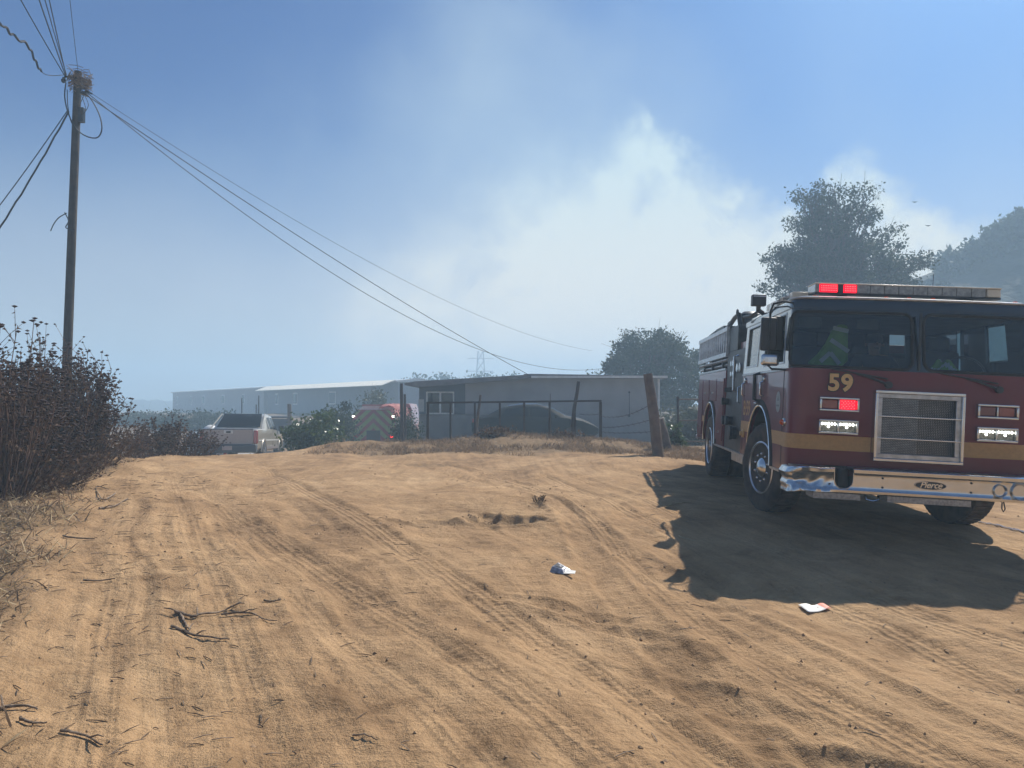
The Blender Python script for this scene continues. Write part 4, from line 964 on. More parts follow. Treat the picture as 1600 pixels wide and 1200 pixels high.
# ------------------------------------------------------------------ air full of smoke
hz = MB().box(-345, 345, -45, 435, -9, 23.5).build('haze', mat('smoke_air', (1, 1, 1)), smooth=0)
tag(hz, kind='stuff')
def haze_mat():
    m = bpy.data.materials.new('smoky_air'); m.use_nodes = True; nt = m.node_tree; nt.nodes.clear()
    o = nt.nodes.new('ShaderNodeOutputMaterial'); v = nt.nodes.new('ShaderNodeVolumePrincipled')
    v.inputs['Color'].default_value = (.55, .79, 1.0, 1); v.inputs['Density'].default_value = HAZE_DENSITY; v.inputs['Anisotropy'].default_value = .12
    nt.links.new(v.outputs[0], o.inputs['Volume']); return m
hz.data.materials[0] = haze_mat()
# ------------------------------------------------------------------ plants
def shrub(x, y, h, spread, label, n=60, heads=True, leaves=500, leaf=.03, group=None, seed=0, lean=(0, 0), name='dry_shrub', thick=1.0, rise=.62):
    R_ = random.Random(seed); r = empty(name, (x, y, gz(x, y) - .04)); tag(r, label, 'shrub', group); st, hd = MB(), MB(); L = []
    def leafq(p, s, up=.3):
        a = Vector((R_.gauss(0, 1), R_.gauss(0, 1), R_.gauss(0, 1) + up)).normalized(); b = a.orthogonal().normalized() * s * .35; c = a * s; L.extend([p - b, p + c * .5 - b * .3, p + c, p + b])
    for k in range(n):
        a, q = R_.uniform(0, 2 * PI), math.sqrt(R_.random()) * spread; b0 = Vector((math.cos(a) * q * .55, math.sin(a) * q * .55, 0)); hh = h * R_.uniform(rise * .75, 1.0) * (1 - .45 * (q / spread) ** 2)
        tip = Vector((math.cos(a) * q * 1.25 + lean[0] * hh, math.sin(a) * q * 1.25 + lean[1] * hh, hh)); w = Vector((R_.gauss(0, .05), R_.gauss(0, .05), 0)) * h * .6
        pts = [b0 + (tip - b0) * t + w * math.sin(PI * t) for t in (0, .25, .5, .75, 1)]; r0 = .011 * thick
        st.tube(pts, [r0, r0 * .85, r0 * .7, r0 * .5, r0 * .3], 4, cap=False)
        for m in range(R_.randint(4, 8)):
            t = R_.uniform(.3, 1); p = b0 + (tip - b0) * t + w * math.sin(PI * t); ln = hh * R_.uniform(.08, .24); d = (Vector((R_.gauss(0, 1), R_.gauss(0, 1), 1.6))).normalized() * ln
            st.tube([p, p + d * .5 + Vector((0, 0, .01)), p + d], [r0 * .4, r0 * .3, r0 * .2], 3, cap=False)
            if heads and t > .55:
                c = p + d; rr_ = R_.uniform(.018, .042); hd.add([c + Vector((rr_ * math.cos(v), rr_ * math.sin(v) * .9, R_.uniform(-.006, .006))) for v in (0, 1.05, 2.1, 3.14, 4.19, 5.24)] + [c + Vector((0, 0, -.018)), c + Vector((0, 0, .016))], [(i, (i + 1) % 6, 7) for i in range(6)] + [((i + 1) % 6, i, 6) for i in range(6)])
            for _ in range(3): leafq(p + d * R_.random(), leaf * R_.uniform(.6, 1.3))
        if heads:
            for _ in range(R_.randint(1, 4)):
                c = tip + Vector((R_.gauss(0, .04), R_.gauss(0, .04), R_.uniform(-.12, .02))); rr_ = R_.uniform(.02, .045)
                hd.add([c + Vector((rr_ * math.cos(v), rr_ * math.sin(v), 0)) for v in (0, 1.05, 2.1, 3.14, 4.19, 5.24)] + [c + Vector((0, 0, -.02)), c + Vector((0, 0, .014))], [(i, (i + 1) % 6, 7) for i in range(6)] + [((i + 1) % 6, i, 6) for i in range(6)])
    for _ in range(leaves):
        a, q = R_.uniform(0, 2 * PI), math.sqrt(R_.random()) * spread; z = h * (R_.random() ** 1.6) * .75
        leafq(Vector((math.cos(a) * q + lean[0] * z, math.sin(a) * q + lean[1] * z, z)), leaf * R_.uniform(.7, 1.6))
    st.build('stems', MT['dry_stem'], r, 0)
    if heads: tag(hd.build('seed_heads', MT['seed_head'], r, 0), kind='stuff')
    quads_obj('leaves', [tuple(p) for p in L], MT['dry_leaf'], r); return r
def tree(name, x, y, z0, crown, label, cat='tree', clumps=90, per=160, leaf=.14, sig=.45, trunk_r=.2, m='leaf_dark', seed=0, group=None, trunk=True, flat=1.0, edge=.45):
    """crown: list of (cx, cz, rx, rz) relative to base, y radius = rx"""
    R_ = np.random.RandomState(seed); r = empty(name, (x, y, z0)); tag(r, label, cat, group); area = np.array([c[2] * c[2] * c[3] for c in crown]); area /= area.sum(); cl = []
    for k in range(clumps):
        c = crown[R_.choice(len(crown), p=area)]; d = R_.normal(size=3); d /= np.linalg.norm(d); q = R_.uniform(.15, 1) ** edge
        cl.append((c[0] + d[0] * q * c[2], d[1] * q * c[2] * flat, c[1] + d[2] * q * c[3]))
    cl = np.array(cl); n = clumps * per; s_ = sig * R_.uniform(.55, 1.25, clumps)
    P = np.repeat(cl, per, 0) + np.clip(R_.normal(size=(n, 3)), -1.7, 1.7) * np.repeat(s_, per)[:, None] * np.array([1, 1, .75])
    a = R_.normal(size=(n, 3)); a[:, 2] -= .3; a /= np.linalg.norm(a, axis=1)[:, None]; b = np.cross(a, R_.normal(size=(n, 3))); b /= np.linalg.norm(b, axis=1)[:, None]
    L = leaf * R_.uniform(.6, 1.3, n)[:, None]
    quads_obj('crown', np.stack([P, P + a * L * .5 + b * L * .28, P + a * L, P + a * L * .5 - b * L * .28], 1), MT[m], r)
    if trunk:
        t = MB(); H = max(c[1] for c in crown); top = Vector((crown[0][0] * .6, 0, H)); t.tube([(0, 0, -.3), (.05, 0, H * .2), (top.x * .4, .05, H * .5), tuple(top)], [trunk_r * 1.2, trunk_r, trunk_r * .7, trunk_r * .2], 10)
        for k in range(clumps):
            c = Vector(cl[k]); f = min(.85, max(.12, (c.z / H) * .65)); s = Vector((top.x * f * .8, 0, H * f)); mid = s.lerp(c, .5) + Vector((0, 0, -.08 * (c - s).length)); t.tube([s, mid, c], [trunk_r * .28, trunk_r * .16, trunk_r * .05], 4, cap=False)
            for _ in range(3):
                d = Vector(R_.normal(size=3)) * s_[k] * 1.2; t.tube([mid.lerp(c, .6), c + d], [trunk_r * .08, trunk_r * .03], 3, cap=False)
        t.build('trunk', MT['bark'], r, 0)
    return r
# dried weeds on the left bank
SH = [(-2, 9.0, 2.55, .55, 'tallest dark dried weed clump with flat seed heads, at the left edge', 60, 450, 1), (22, 10.0, 1.85, .7, 'dark dried weed clump just left of the utility pole, behind the tallest one', 80, 600, 2),
      (72, 11.6, 2.35, .75, 'dark dried weed clump of upright stalks around the foot of the utility pole', 110, 600, 3), (112, 12.2, 2.2, .65, 'dried weed clump leaning over the dirt road right of the utility pole', 90, 450, 4),
      (5, 10.6, 2.0, .9, 'brown weed clump behind the tallest one at the left edge', 60, 700, 5), (45, 12.4, 2.4, .9, 'tall brown weed clump behind the others left of the pole', 70, 900, 6), (100, 13.4, 2.35, .8, 'brown weed clump behind the pole foot', 70, 900, 7)]
for (u, Yd, zt, sp, lb, n, lv, sd_) in SH:
    p = at(u, 600, Yd); shrub(p.x, Yd, zt - gz(p.x, Yd) * .3, sp, lb, n, True, lv, .045, 'dried weeds on the left bank', sd_, (.10 if u > 110 else .0, 0))
for (u, Yd, h, sp, lb, sd_) in [(50, 10.2, .55, .7, 'low twiggy bush at the edge of the dry grass below the tall weeds', 21), (95, 11.4, .55, .6, 'low twiggy bush beside the dirt road below the pole', 22), (5, 9.4, .6, .7, 'low twiggy bush at the left picture edge', 23), (138, 12.4, .75, .6, 'low twiggy bush with bare stems reaching to the road', 24),
                                (165, 15, .95, .8, 'small brown bush past the tall weeds, left of the road crest', 25), (225, 16.5, .8, .6, 'small dark bush on the road crest, second from the tall weeds', 26), (258, 17.2, 1.0, .5, 'small upright bush on the road crest, in the middle', 27), (295, 17.8, .8, .7, 'small dark bush nearest to the pickup on the road crest', 28)]:
    p = at(u, 600, Yd); shrub(p.x, Yd, h, sp, lb, 55, u > 170, 700 if u < 160 else 900, .04, 'low bushes along the left of the road', sd_, (.15, 0) if u < 170 else (0, 0), 'low_bush', .75, .6)
def grass(name, pts, hmin, hmax, m, seed, lean=.6):
    R_ = np.random.RandomState(seed); pts = np.array(pts); n = len(pts); z = ground_z(pts[:, 0], pts[:, 1]); B = np.c_[pts, z - .005]
    h = R_.uniform(hmin, hmax, n); d = R_.normal(size=(n, 3)) * lean; d[:, 2] = 1; d /= np.linalg.norm(d, axis=1)[:, None]; T = B + d * h[:, None]; w = np.cross(d, R_.normal(size=(n, 3))); w /= np.linalg.norm(w, axis=1)[:, None]; w *= np.minimum(.006, h * .05)[:, None]
    M_ = B + d * (h * .55)[:, None] + np.c_[np.zeros(n), np.zeros(n), h * .06]
    V = np.concatenate([np.stack([B - w, B + w, M_ + w * .8, M_ - w * .8], 1), np.stack([M_ - w * .8, M_ + w * .8, T + w * .15, T - w * .15], 1)], 0); return tag(quads_obj(name, V, MT[m]), kind='stuff')
rs = np.random.RandomState(5)
c = rs.uniform((-9, 3.2), (-1.5, 15), (60000, 2)); g_ = verge(c[:, 0], c[:, 1]); c = c[(rs.rand(len(c)) < g_ * 1.0)]; tag(grass('dry_grass', c[:24000], .03, .16, 'brown_straw', 1, 1.6), kind='stuff')
tag(grass('straw_grass', c[24000:36000], .04, .20, 'straw', 2, 2.2), kind='stuff')
b_ = np.c_[rs.uniform(-5.5, 5.2, 60000), rs.uniform(15.2, 22, 60000)]; g_ = verge(b_[:, 0], b_[:, 1]) * (fbm(b_[:, 0] * 1.3, b_[:, 1] * 1.3, 61, 3) > -.12); b_ = b_[rs.rand(len(b_)) < g_]
grass('berm_grass', b_[:26000], .03, .15, 'brown_straw', 3, .9)
# small scattered litter of twig ends and stalks on the dirt
t = MB(); R_ = random.Random(8)
for k in range(650):
    yy = 3.2 + 9 * R_.random() ** 1.4; xx = R_.uniform(-1, 1) * (1.1 + yy * .62) - .4 if R_.random() < .35 else -2.2 - .38 * (yy - 3.5) + R_.gauss(0, .9); ln = R_.uniform(.01, .05) * (1 + yy * .06); a = R_.uniform(0, PI)
    if abs(xx) > 7 or (xx > 2 and yy > 6): continue
    z = gz(xx, yy); dx, dy = math.cos(a) * ln, math.sin(a) * ln; t.tube([(xx - dx, yy - dy, z + .004), (xx, yy, z + .009), (xx + dx, yy + dy, z + .006)], [.0028, .003, .0018], 3)
tag(t.build('twig_litter', MT['stick_wood'], None, 0), kind='stuff')
cl = MB()
for k in range(650):
    yy = 3.2 + 12 * R_.random() ** 1.6; xx = R_.uniform(-1, 1) * (1.2 + yy * .66)
    if R_.random() < .25: hc = hollows[R_.randint(0, len(hollows) - 1)]; xx, yy = hc[0] + R_.gauss(0, .35), hc[1] + R_.gauss(0, .2)
    if abs(xx) > 8: continue
    z = gz(xx, yy); r0 = R_.uniform(.004, .013) * (1 + yy * .05); a0 = R_.random() * 6; q = [(xx + r0 * math.cos(a0 + i * 1.57) * R_.uniform(.7, 1.3), yy + r0 * math.sin(a0 + i * 1.57) * R_.uniform(.7, 1.3), z + R_.uniform(-.2, .4) * r0) for i in range(4)]
    cl.add(q + [(xx, yy, z + r0 * .9), (xx, yy, z - r0)], [(0, 1, 4), (1, 2, 4), (2, 3, 4), (3, 0, 4), (1, 0, 5), (2, 1, 5), (3, 2, 5), (0, 3, 5)])
tag(cl.build('dirt_clods', mm('clod', (.30, .195, .11), .95, var=.4, scale=3), None, 60), kind='stuff')
# individual sticks
def stick(pix, r0, label, m='stick_wood', twigs=0, seed=0, lift=.012):
    R_ = random.Random(seed); P = []
    for u, v in pix:
        h = hit(u, v); P.append(Vector((h.x, h.y, gz(h.x, h.y) + r0 + lift * R_.random())))
    for p in P: pass
    q = spline([tuple(p) for p in P], 4 * len(P)); s = MB(); s.tube([Vector(p) + Vector((R_.gauss(0, .004), R_.gauss(0, .004), 0)) for p in q], [r0 * (1 - .6 * i / len(q)) for i in range(len(q))], 7)
    for k in range(twigs):
        i = R_.randint(1, len(q) - 2); a = R_.uniform(0, 2 * PI); d = Vector((math.cos(a), math.sin(a) * .8, .25)) * R_.uniform(.06, .16); s.tube([Vector(q[i]), Vector(q[i]) + d * .6 + Vector((0, 0, .01)), Vector(q[i]) + d], [r0 * .6, r0 * .5, r0 * .3], 5)
    return tag(s.build('stick', MT[m], None, 50), label, 'stick', 'sticks lying on the dirt road')
stick([(275, 955), (300, 962), (318, 958), (345, 952), (375, 943)], .011, 'forked dark stick lying on the road, the thick end at left', twigs=4, seed=1)
stick([(347, 959), (372, 957), (395, 960), (412, 966), (431, 971)], .008, 'thin curved dark stick right of the forked one', twigs=2, seed=2)
stick([(268, 977), (300, 986), (325, 992), (360, 999)], .010, 'straight dark stick just below the forked one', twigs=2, seed=3)
stick([(283, 957), (288, 968), (297, 979)], .010, 'short pale stub leaning on the forked stick', twigs=0, seed=4)
stick([(98, 834), (120, 838), (148, 841)], .010, 'short stick by the dry grass on the left of the road, farthest away', twigs=1, seed=5)
stick([(130, 905), (155, 904), (180, 902)], .009, 'short stick by the left wheel track in the middle distance', twigs=0, seed=6)
stick([(412, 938), (424, 940), (438, 943)], .008, 'small stick lying up and right of the forked one', seed=7)
stick([(0, 1112), (35, 1105), (60, 1102)], .010, 'stick in the lower left corner with a bent end', twigs=1, seed=8)
stick([(95, 1140), (130, 1147), (160, 1160)], .008, 'thin long twig in the lower left foreground', twigs=1, seed=9)
stick([(30, 1122), (50, 1127), (72, 1128)], .009, 'short thick stick near the lower left corner', seed=10)
stick([(0, 880), (40, 872), (75, 862), (85, 850)], .006, 'long pale bent stalk lying in the dry grass on the left', m='straw', seed=11)
stick([(155, 790), (180, 786), (200, 780)], .012, 'pale curved branch lying at the road edge below the weeds', twigs=2, seed=12)
stick([(180, 770), (160, 778), (150, 760), (170, 765)], .01, 'dark branch lying by the low bush', twigs=3, seed=13)
stick([(550, 1150), (570, 1154), (590, 1160)], .005, 'small thin twig lying alone at the bottom centre of the road', seed=14)
stick([(1060, 838), (1070, 842), (1085, 846)], .006, 'pale twig beside the edge of the engine shadow', m='straw', seed=15)
stick([(1040, 797), (1058, 793), (1078, 789)], .010, 'pale stick crossing into the engine shadow', m='straw', seed=16)
# root clump in the road
p = hit(843, 795); shrub(p.x, p.y, .12, .09, 'tiny dry root clump sticking out of the road by the hollow', 12, False, 10, .02, None, 31, (0, 0), 'root_clump', .6)
# crumpled carton and paper
def carton():
    p = hit(876, 903); r = empty('crumpled_carton', (p.x, p.y, gz(p.x, p.y)), -.35); tag(r, 'crumpled silver and white drink carton lying on the road', 'carton')
    v = [(-.085, -.05, .0), (.05, -.085, .0), (.11, .01, .005), (-.04, .07, .0), (-.07, -.02, .045), (.035, -.055, .030), (.05, .02, .038), (-.035, .045, .07)]
    MB().add(v, [(0, 1, 5, 4), (1, 2, 6, 5), (2, 3, 7, 6), (3, 0, 4, 7), (4, 5, 6, 7)]).build('box', MT['carton'], r, 0, bevel=.004)
    MB().add([(.05, -.085, .004), (.15, -.10, .012), (.14, -.03, .02), (.06, -.02, .025), (.05, -.085, .008), (.15, -.10, .016), (.14, -.03, .024), (.06, -.02, .029)], [(0, 1, 2, 3), (4, 5, 6, 7), (0, 1, 5, 4), (1, 2, 6, 5), (2, 3, 7, 6)]).build('flap', MT['paper'], r, 0)
    MB().add([(-.052, -.012, .053), (.02, -.035, .040), (.03, .005, .046), (-.035, .028, .066)], [(0, 1, 2, 3)]).build('label_panel', MT['carton_dark'], r, 0)
carton()
def paper():
    r = empty('paper_sheet'); tag(r, 'flat white printed paper with a red end lying at the edge of the engine shadow', 'paper'); A = [hit(*q) for q in ((1247, 946), (1285, 944), (1299, 951), (1263, 957))]
    n = 10; vs = []
    for i in range(n):
        for j in range(5):
            a, b = i / (n - 1), j / 4; p = A[0].lerp(A[1], a).lerp(A[3].lerp(A[2], a), b); z = gz(p.x, p.y); vs.append((p.x, p.y, z + .012 + .006 * math.sin(a * 7 + b * 2)))
    fs = [(i * 5 + j, i * 5 + j + 1, (i + 1) * 5 + j + 1, (i + 1) * 5 + j) for i in range(n - 1) for j in range(4)]; m = MB(); m.v = vs; m.f = fs; m.m = [1 if f[0] // 5 >= n - 3 else 0 for f in fs]; o = m.build('sheet', [MT['paper'], MT['paper_red']], r, 60)
    s = o.modifiers.new('solid', 'SOLIDIFY'); s.thickness = .001
paper()
# wet streak on the ground right of the engine
w = MB(); P = [hit(1505, 812), hit(1530, 818), hit(1560, 824), hit(1590, 831), hit(1640, 842)]
for a, b in zip(P[:-1], P[1:]):
    for k in range(6):
        q = a.lerp(b, k / 6); q2 = a.lerp(b, (k + 1) / 6); ww = .05 + .04 * math.sin(k * 2.1 + a.x * 9); w.add([(q.x, q.y - ww, gz(q.x, q.y - ww) + .012), (q2.x, q2.y - ww, gz(q2.x, q2.y - ww) + .012), (q2.x, q2.y + ww, gz(q2.x, q2.y + ww) + .012), (q.x, q.y + ww, gz(q.x, q.y + ww) + .012)], [(0, 1, 2, 3)])
tag(w.build('water_trickle', MT['wet'], None, 0), kind='structure')
# ------------------------------------------------------------------ utility pole and wires
PY = 17.0; pt = at(122, 112, PY); pb = at(99, 690, PY); pb.z = gz(pb.x, PY) - .3
def pole():
    r = empty('utility_pole', (pb.x, PY, pb.z)); tag(r, 'leaning wooden utility pole with tangled cables and a bird nest near its top', 'utility pole')
    L = lambda p: tuple(Vector(p) - Vector((pb.x, PY, pb.z))); ax = lambda v: pb.lerp(pt, (pt.z - at(0, v, PY).z and (at(0, v, PY).z - pb.z) / (pt.z - pb.z)))
    MB().tube([L(pb), L(pb.lerp(pt, .5)), L(pt)], [.102, .092, .080], 14).build('shaft', MT['pole_wood'], r)
    n = MB(); R_ = random.Random(3); c = ax(127)
    for k in range(170):
        a = R_.uniform(0, 2 * PI); q = R_.uniform(.08, .24); p = Vector((c.x + .05 + math.cos(a) * q, c.y + math.sin(a) * q, c.z + R_.gauss(-.02, .10))); d = Vector((-math.sin(a), math.cos(a), R_.gauss(0, .4))) * R_.uniform(.06, .17); n.tube([L(p - d), L(p + Vector((0, 0, .02))), L(p + d)], .008, 3)
    n.build('nest', MT['nest_twigs'], r, 0)
    h = MB(); q = ax(121); h.tube([L_((q.x, q.y, q.z)) if False else L(q), L((q.x - .28, q.y, q.z + .02)), L((q.x - .33, q.y, q.z - .12))], .025, 8); h.lathe([(0, .05), (.05, .055), (.06, .03), (.1, .03), (.11, 0)], L((q.x - .31, q.y, q.z - .1)), 'z', 12)
    q = ax(146); h.tube([L(q), L((q.x + .22, q.y, q.z + .04)), L((q.x + .33, q.y, q.z - .01))], .02, 8); h.lathe([(-.05, 0), (-.05, .05), (.05, .05), (.05, 0)], L((q.x + .17, q.y, q.z)), 'x', 10)
    q = ax(180); h.box(*[k for a, b in zip(L(q), (.07, .05, .16)) for k in (a - b + (.1 if b == .07 else 0), a + b + (.1 if b == .07 else 0))])
    h.build('hardware', MT['dark_metal'], r, 40)
    for nm, pts, rr_ in [('loop', [(103, 130), (101, 150), (106, 175), (118, 200), (135, 213), (152, 215), (159, 203), (157, 185), (150, 168), (140, 152), (132, 146)], .014), ('loop', [(105, 140), (106, 165), (111, 190), (122, 207)], .009),
                         ('loop', [(131, 150), (125, 165), (129, 178), (138, 165), (133, 150)], .007), ('loop', [(128, 150), (134, 172), (126, 180)], .007), ('loose_end', [(104, 333), (92, 340), (84, 350), (79, 361)], .012), ('tie', [(101, 332), (107, 345), (103, 356), (117, 358)], .012)]:
        q = spline([tuple(at(u, v, PY - .17)) for u, v in pts], 30); MB().tube([L(p) for p in q], rr_, 5).build('cable_' + nm, MT['cable'], r)
pole()
def wire(a, b, sag, rad, label, wob=0.0):
    pts = [];
    for k in range(41):
        t_ = k / 40; p = a.lerp(b, t_); p.z -= sag * 4 * t_ * (1 - t_); 
        if wob: p.z += wob * math.sin(t_ * 95) * (t_ > 0) ; p.x += wob * .5 * math.sin(t_ * 60)
        pts.append(tuple(p))
    s = MB(); s.tube(pts, rad, 5); tag(s.build('overhead_cable', MT['cable'], None, 50), label, 'cable', 'overhead cables from the utility pole')
jr = at(137, 150, PY); jl = at(101, 118, PY)
roof_hit = at(826, 585.5, 31.7); rh2 = at(925, 577, 42)
wire(jr, roof_hit, .22, .011, 'lower cable running from the pole to the ridge of the white house')
wire(jr + Vector((0, 0, .06)), at(940, 576, 42), 1.9, .010, 'cable running from the pole past the house roof towards the round tree')
wire(jr + Vector((.02, 0, .1)), at(925, 548, 45), 1.0, .006, 'thin upper cable running from the pole far off to the right')
wire(jl, at(-260, -560, 9), .15, .011, 'uppermost left cable of the fan leaving the pole to the upper left'); wire(jl + Vector((.02, 0, .0)), at(-90, -480, 8.5), .12, .012, 'second cable of the fan leaving the pole to the upper left')
wire(jl + Vector((.04, 0, .02)), at(-60, -500, 8.2), .12, .009, 'third cable of the fan leaving the pole to the upper left'); wire(jl + Vector((.04, 0, -.02)), at(-20, -480, 8), .12, .010, 'rightmost cable of the fan leaving the pole to the upper left')
wire(pt.copy(), at(70, -380, 9), .1, .006, 'single thin cable rising from the very top of the pole')
q = spline([tuple(at(u, v, PY - k * .6)) for k, (u, v) in enumerate([(100, 117), (80, 118), (66, 113), (55, 95), (44, 72), (20, 55), (0, 35), (-60, -20)])], 60); s = MB(); s.tube([Vector(p) + Vector((0, 0, .03 * math.sin(i * 1.1) * (i > 18))) for i, p in enumerate(q)], [.008 if i < 18 else .022 for i in range(60)], 6)
tag(s.build('overhead_cable', MT['cable'], None, 50), 'thick twisted black cable hanging off to the left of the pole top', 'cable', 'overhead cables from the utility pole')
jm = at(106, 172, PY)
wire(jm, at(-260, 620, 15), .3, .011, 'thin straight cable going down left from the pole'); wire(jm + Vector((.02, 0, -.03)), at(-230, 640, 14.5), .5, .019, 'thick twisted cable going down left from the pole', .012)
# ------------------------------------------------------------------ house
def house():
    Yh = 32.0; x0, x1, x2 = at(655, 600, Yh).x, at(822, 600, Yh).x, at(1031, 600, Yh).x; zb = -.3; D = 6.0
    r = empty('house', ((x0 + x2) / 2, Yh, zb)); tag(r, 'low single-storey grey stucco house with flat roof and a white framed window', 'house'); o = Vector((r.location))
    def T(mb): mb.v = [tuple(Vector(p) - o) for p in mb.v]; return mb
    zt0, zt1, zt2 = at(0, 603, Yh).z, at(0, 591, Yh).z, at(0, 592, Yh).z; zm = at(0, 648, Yh).z
    wx0, wx1, wz0, wz1 = at(668, 0, Yh).x, at(711, 0, Yh).x, at(0, 647, Yh).z, at(0, 612, Yh).z
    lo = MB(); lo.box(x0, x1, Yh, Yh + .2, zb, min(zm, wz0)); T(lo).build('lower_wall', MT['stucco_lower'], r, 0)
    xd = at(728, 0, Yh).x
    up = MB(); f = lambda x: zt0 + (zt1 - zt0) * (x - x0) / (x1 - x0)
    def pan(mb, a, b, z0, z1=None):
        mb.prism([(a, z0), (b, z0), (b, f(b) if z1 is None else z1), (a, f(a) if z1 is None else z1)], 1, Yh, Yh + .2)
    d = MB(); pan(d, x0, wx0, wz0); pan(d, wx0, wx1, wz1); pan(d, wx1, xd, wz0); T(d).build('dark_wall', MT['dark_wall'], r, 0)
    pan(up, xd, x1, wz0); up.prism([(x1, zb), (x2, zb), (x2, zt2), (x1, zt1)], 1, Yh - .02, Yh + .2); up.box(x0, x0 + .2, Yh + .2, Yh + D, zb, zt0 - .1); up.box(x2 - .2, x2, Yh + .2, Yh + D, zb, zt2 - .1); up.box(x0, x2, Yh + D, Yh + D + .2, zb, zt0 - .1); T(up).build('wall', MT['stucco'], r, 0)
    xa = at(637, 0, Yh).x; xb = at(1037, 0, Yh).x
    rf = MB(); rf.prism([(xa, zt0 + .02), (x0 + .1, zt0 - .06), (x1 + .1, zt1 - .02), (x1 + .1, zt1 + .13), (xa + .4, zt0 + .17), (xa, zt0 + .1)], 1, Yh - .5, Yh + D + .6); T(rf).build('roof', MT['roof_felt'], r, 0)
    rf = MB(); rf.prism([(x1 - .1, zt1 + .02), (xb, zt2), (xb, zt2 + .11), (x1 + .2, zt1 + .17), (x1 - .1, zt1 + .16)], 1, Yh - .35, Yh + D + .6); rfo = T(rf).build('roof', MT['roof_felt'], r, 0)
    e = MB(); e.box(x1 + .2, xb, Yh - .37, Yh - .35, zt2 + .02, zt2 + .115); T(e).build('roof_edge', MT['white_trim'], r, 0)
    w = MB(); t_ = .05; xm = (wx0 + wx1) / 2
    for (a, b, c, g) in ((wx0, wx1, wz0, wz0 + t_), (wx0, wx1, wz1 - t_, wz1), (wx0, wx0 + t_, wz0 + t_, wz1 - t_), (wx1 - t_, wx1, wz0 + t_, wz1 - t_), (xm - t_ * .6, xm + t_ * .6, wz0 + t_, wz1 - t_)): w.box(a, b, Yh - .03, Yh + .05, c, g)
    wo = T(w).build('window', MT['white_trim'], r, 0); b = MB(); b.box(wx0 + t_, wx1 - t_, Yh + .06, Yh + .08, wz0 + t_, wz1 - t_); T(b).build('pane', CARGLASS, wo, 0)
    b = MB()
    for k in range(14):
        z = wz0 + t_ + (wz1 - wz0 - 2 * t_) * k / 14; b.box(wx0 + t_, wx1 - t_, Yh + .10, Yh + .11, z, z + (wz1 - wz0) / 17)
    T(b).build('blind', MT['blind'], wo, 0)
    b = MB(); b.box(at(656, 0, Yh).x, at(664.5, 0, Yh).x, Yh - .012, Yh, at(0, 643, Yh).z, at(0, 624, Yh).z); T(b).build('side_panel', MT['blind'], r, 0)
    b = MB(); b.box(x2 - .10, x2 - .02, Yh - .1, Yh - .02, zb, zt2); T(b).build('downpipe', MT['white_trim'], r, 0)
    b = MB()
    for u, v in ((983, 613), (983, 650)): q = at(u, v, Yh); b.lathe([(0, .05), (-.06, .04), (-.06, 0)], (q.x, Yh - .02, q.z), 'y', 8)
    q = at(983, 630, Yh); b.box(q.x - .012, q.x + .012, Yh - .05, Yh - .022, q.z - .5, q.z + .45); T(b).build('conduit', MT['dark_metal'], r, 0)
house()
# gate, posts, wires
def gate():
    Y0, Y1 = 20.4, 20.0; us = [668.6, 704, 742, 781, 819, 858.5, 898, 938.3]; r = empty('metal_gate', (at(800, 0, 20.2).x, 20.2, .55)); tag(r, 'long rusty steel gate frame with thin uprights standing in front of the black car', 'gate'); o = Vector(r.location)
    def P(u, v): Yq = Y0 + (Y1 - Y0) * (u - 668) / 270; return at(u, v, Yq) - o
    a, b = P(666.5, 629.5), P(940, 626.3); MB().tube([a, b], .034, 4).build('top_rail', MT['rust_steel'], r, 0)
    for i, u in enumerate(us):
        p, q = P(u, 628), P(u, 697); wd = .034 if i in (0, 7) else .026; bt = gz(q.x + o.x, q.y + o.y) - o.z - .05; MB().box(p.x - wd, p.x + wd, p.y - wd, p.y + wd, bt, p.z).build('upright', MT['rust_steel'], r, 0)
    MB().tube([P(860, 690), P(945, 692)], .015, 5).build('bottom_rod', MT['rust_steel'], r)
gate()
def stake(pix, Y, rad, label, m='post_wood', name='fence_stake', n=8, taper=.8, extra=None):
    P = [at(u, v, Y) for u, v in pix]; P[-1].z = min(P[-1].z, gz(P[-1].x, Y) - .1); r = empty(name, tuple(P[-1])); tag(r, label, 'fence post'); o = P[-1].copy(); MB().tube([p - o for p in P], [rad * (taper + (1 - taper) * i / (len(P) - 1)) for i in range(len(P))], n).build('shaft', MT[m], r, 50); return r
stake([(904, 596), (902, 612), (897, 640), (894, 668), (896, 698)], 20.6, .055, 'crooked wooden stake standing behind the right part of the gate', 'rust_steel')
stake([(751, 617), (748, 640), (745, 665), (744, 695)], 20.9, .04, 'thin leaning stake behind the third gate upright')
stake([(1012, 584), (1017, 615), (1022, 650), (1029, 706)], 16.6, .125, 'thick leaning weathered wooden corner post right of the gate', name='wooden_post', n=10)
stake([(1030, 655), (1036, 672), (1044, 697)], 18.5, .12, 'short thick brace post leaning against the corner post', name='wooden_post', n=10)
stake([(627, 599), (628, 640), (628.5, 700)], 27, .07, 'thin dark upright pole at the left corner of the house', 'rust_steel')
stake([(632.5, 616), (633, 640), (633, 700)], 27.4, .05, 'short dark pole beside the one at the house corner', 'rust_steel')
stake([(860, 615), (860, 640), (860, 695)], 24, .015, 'thin steel rod standing behind the gate', 'wire')
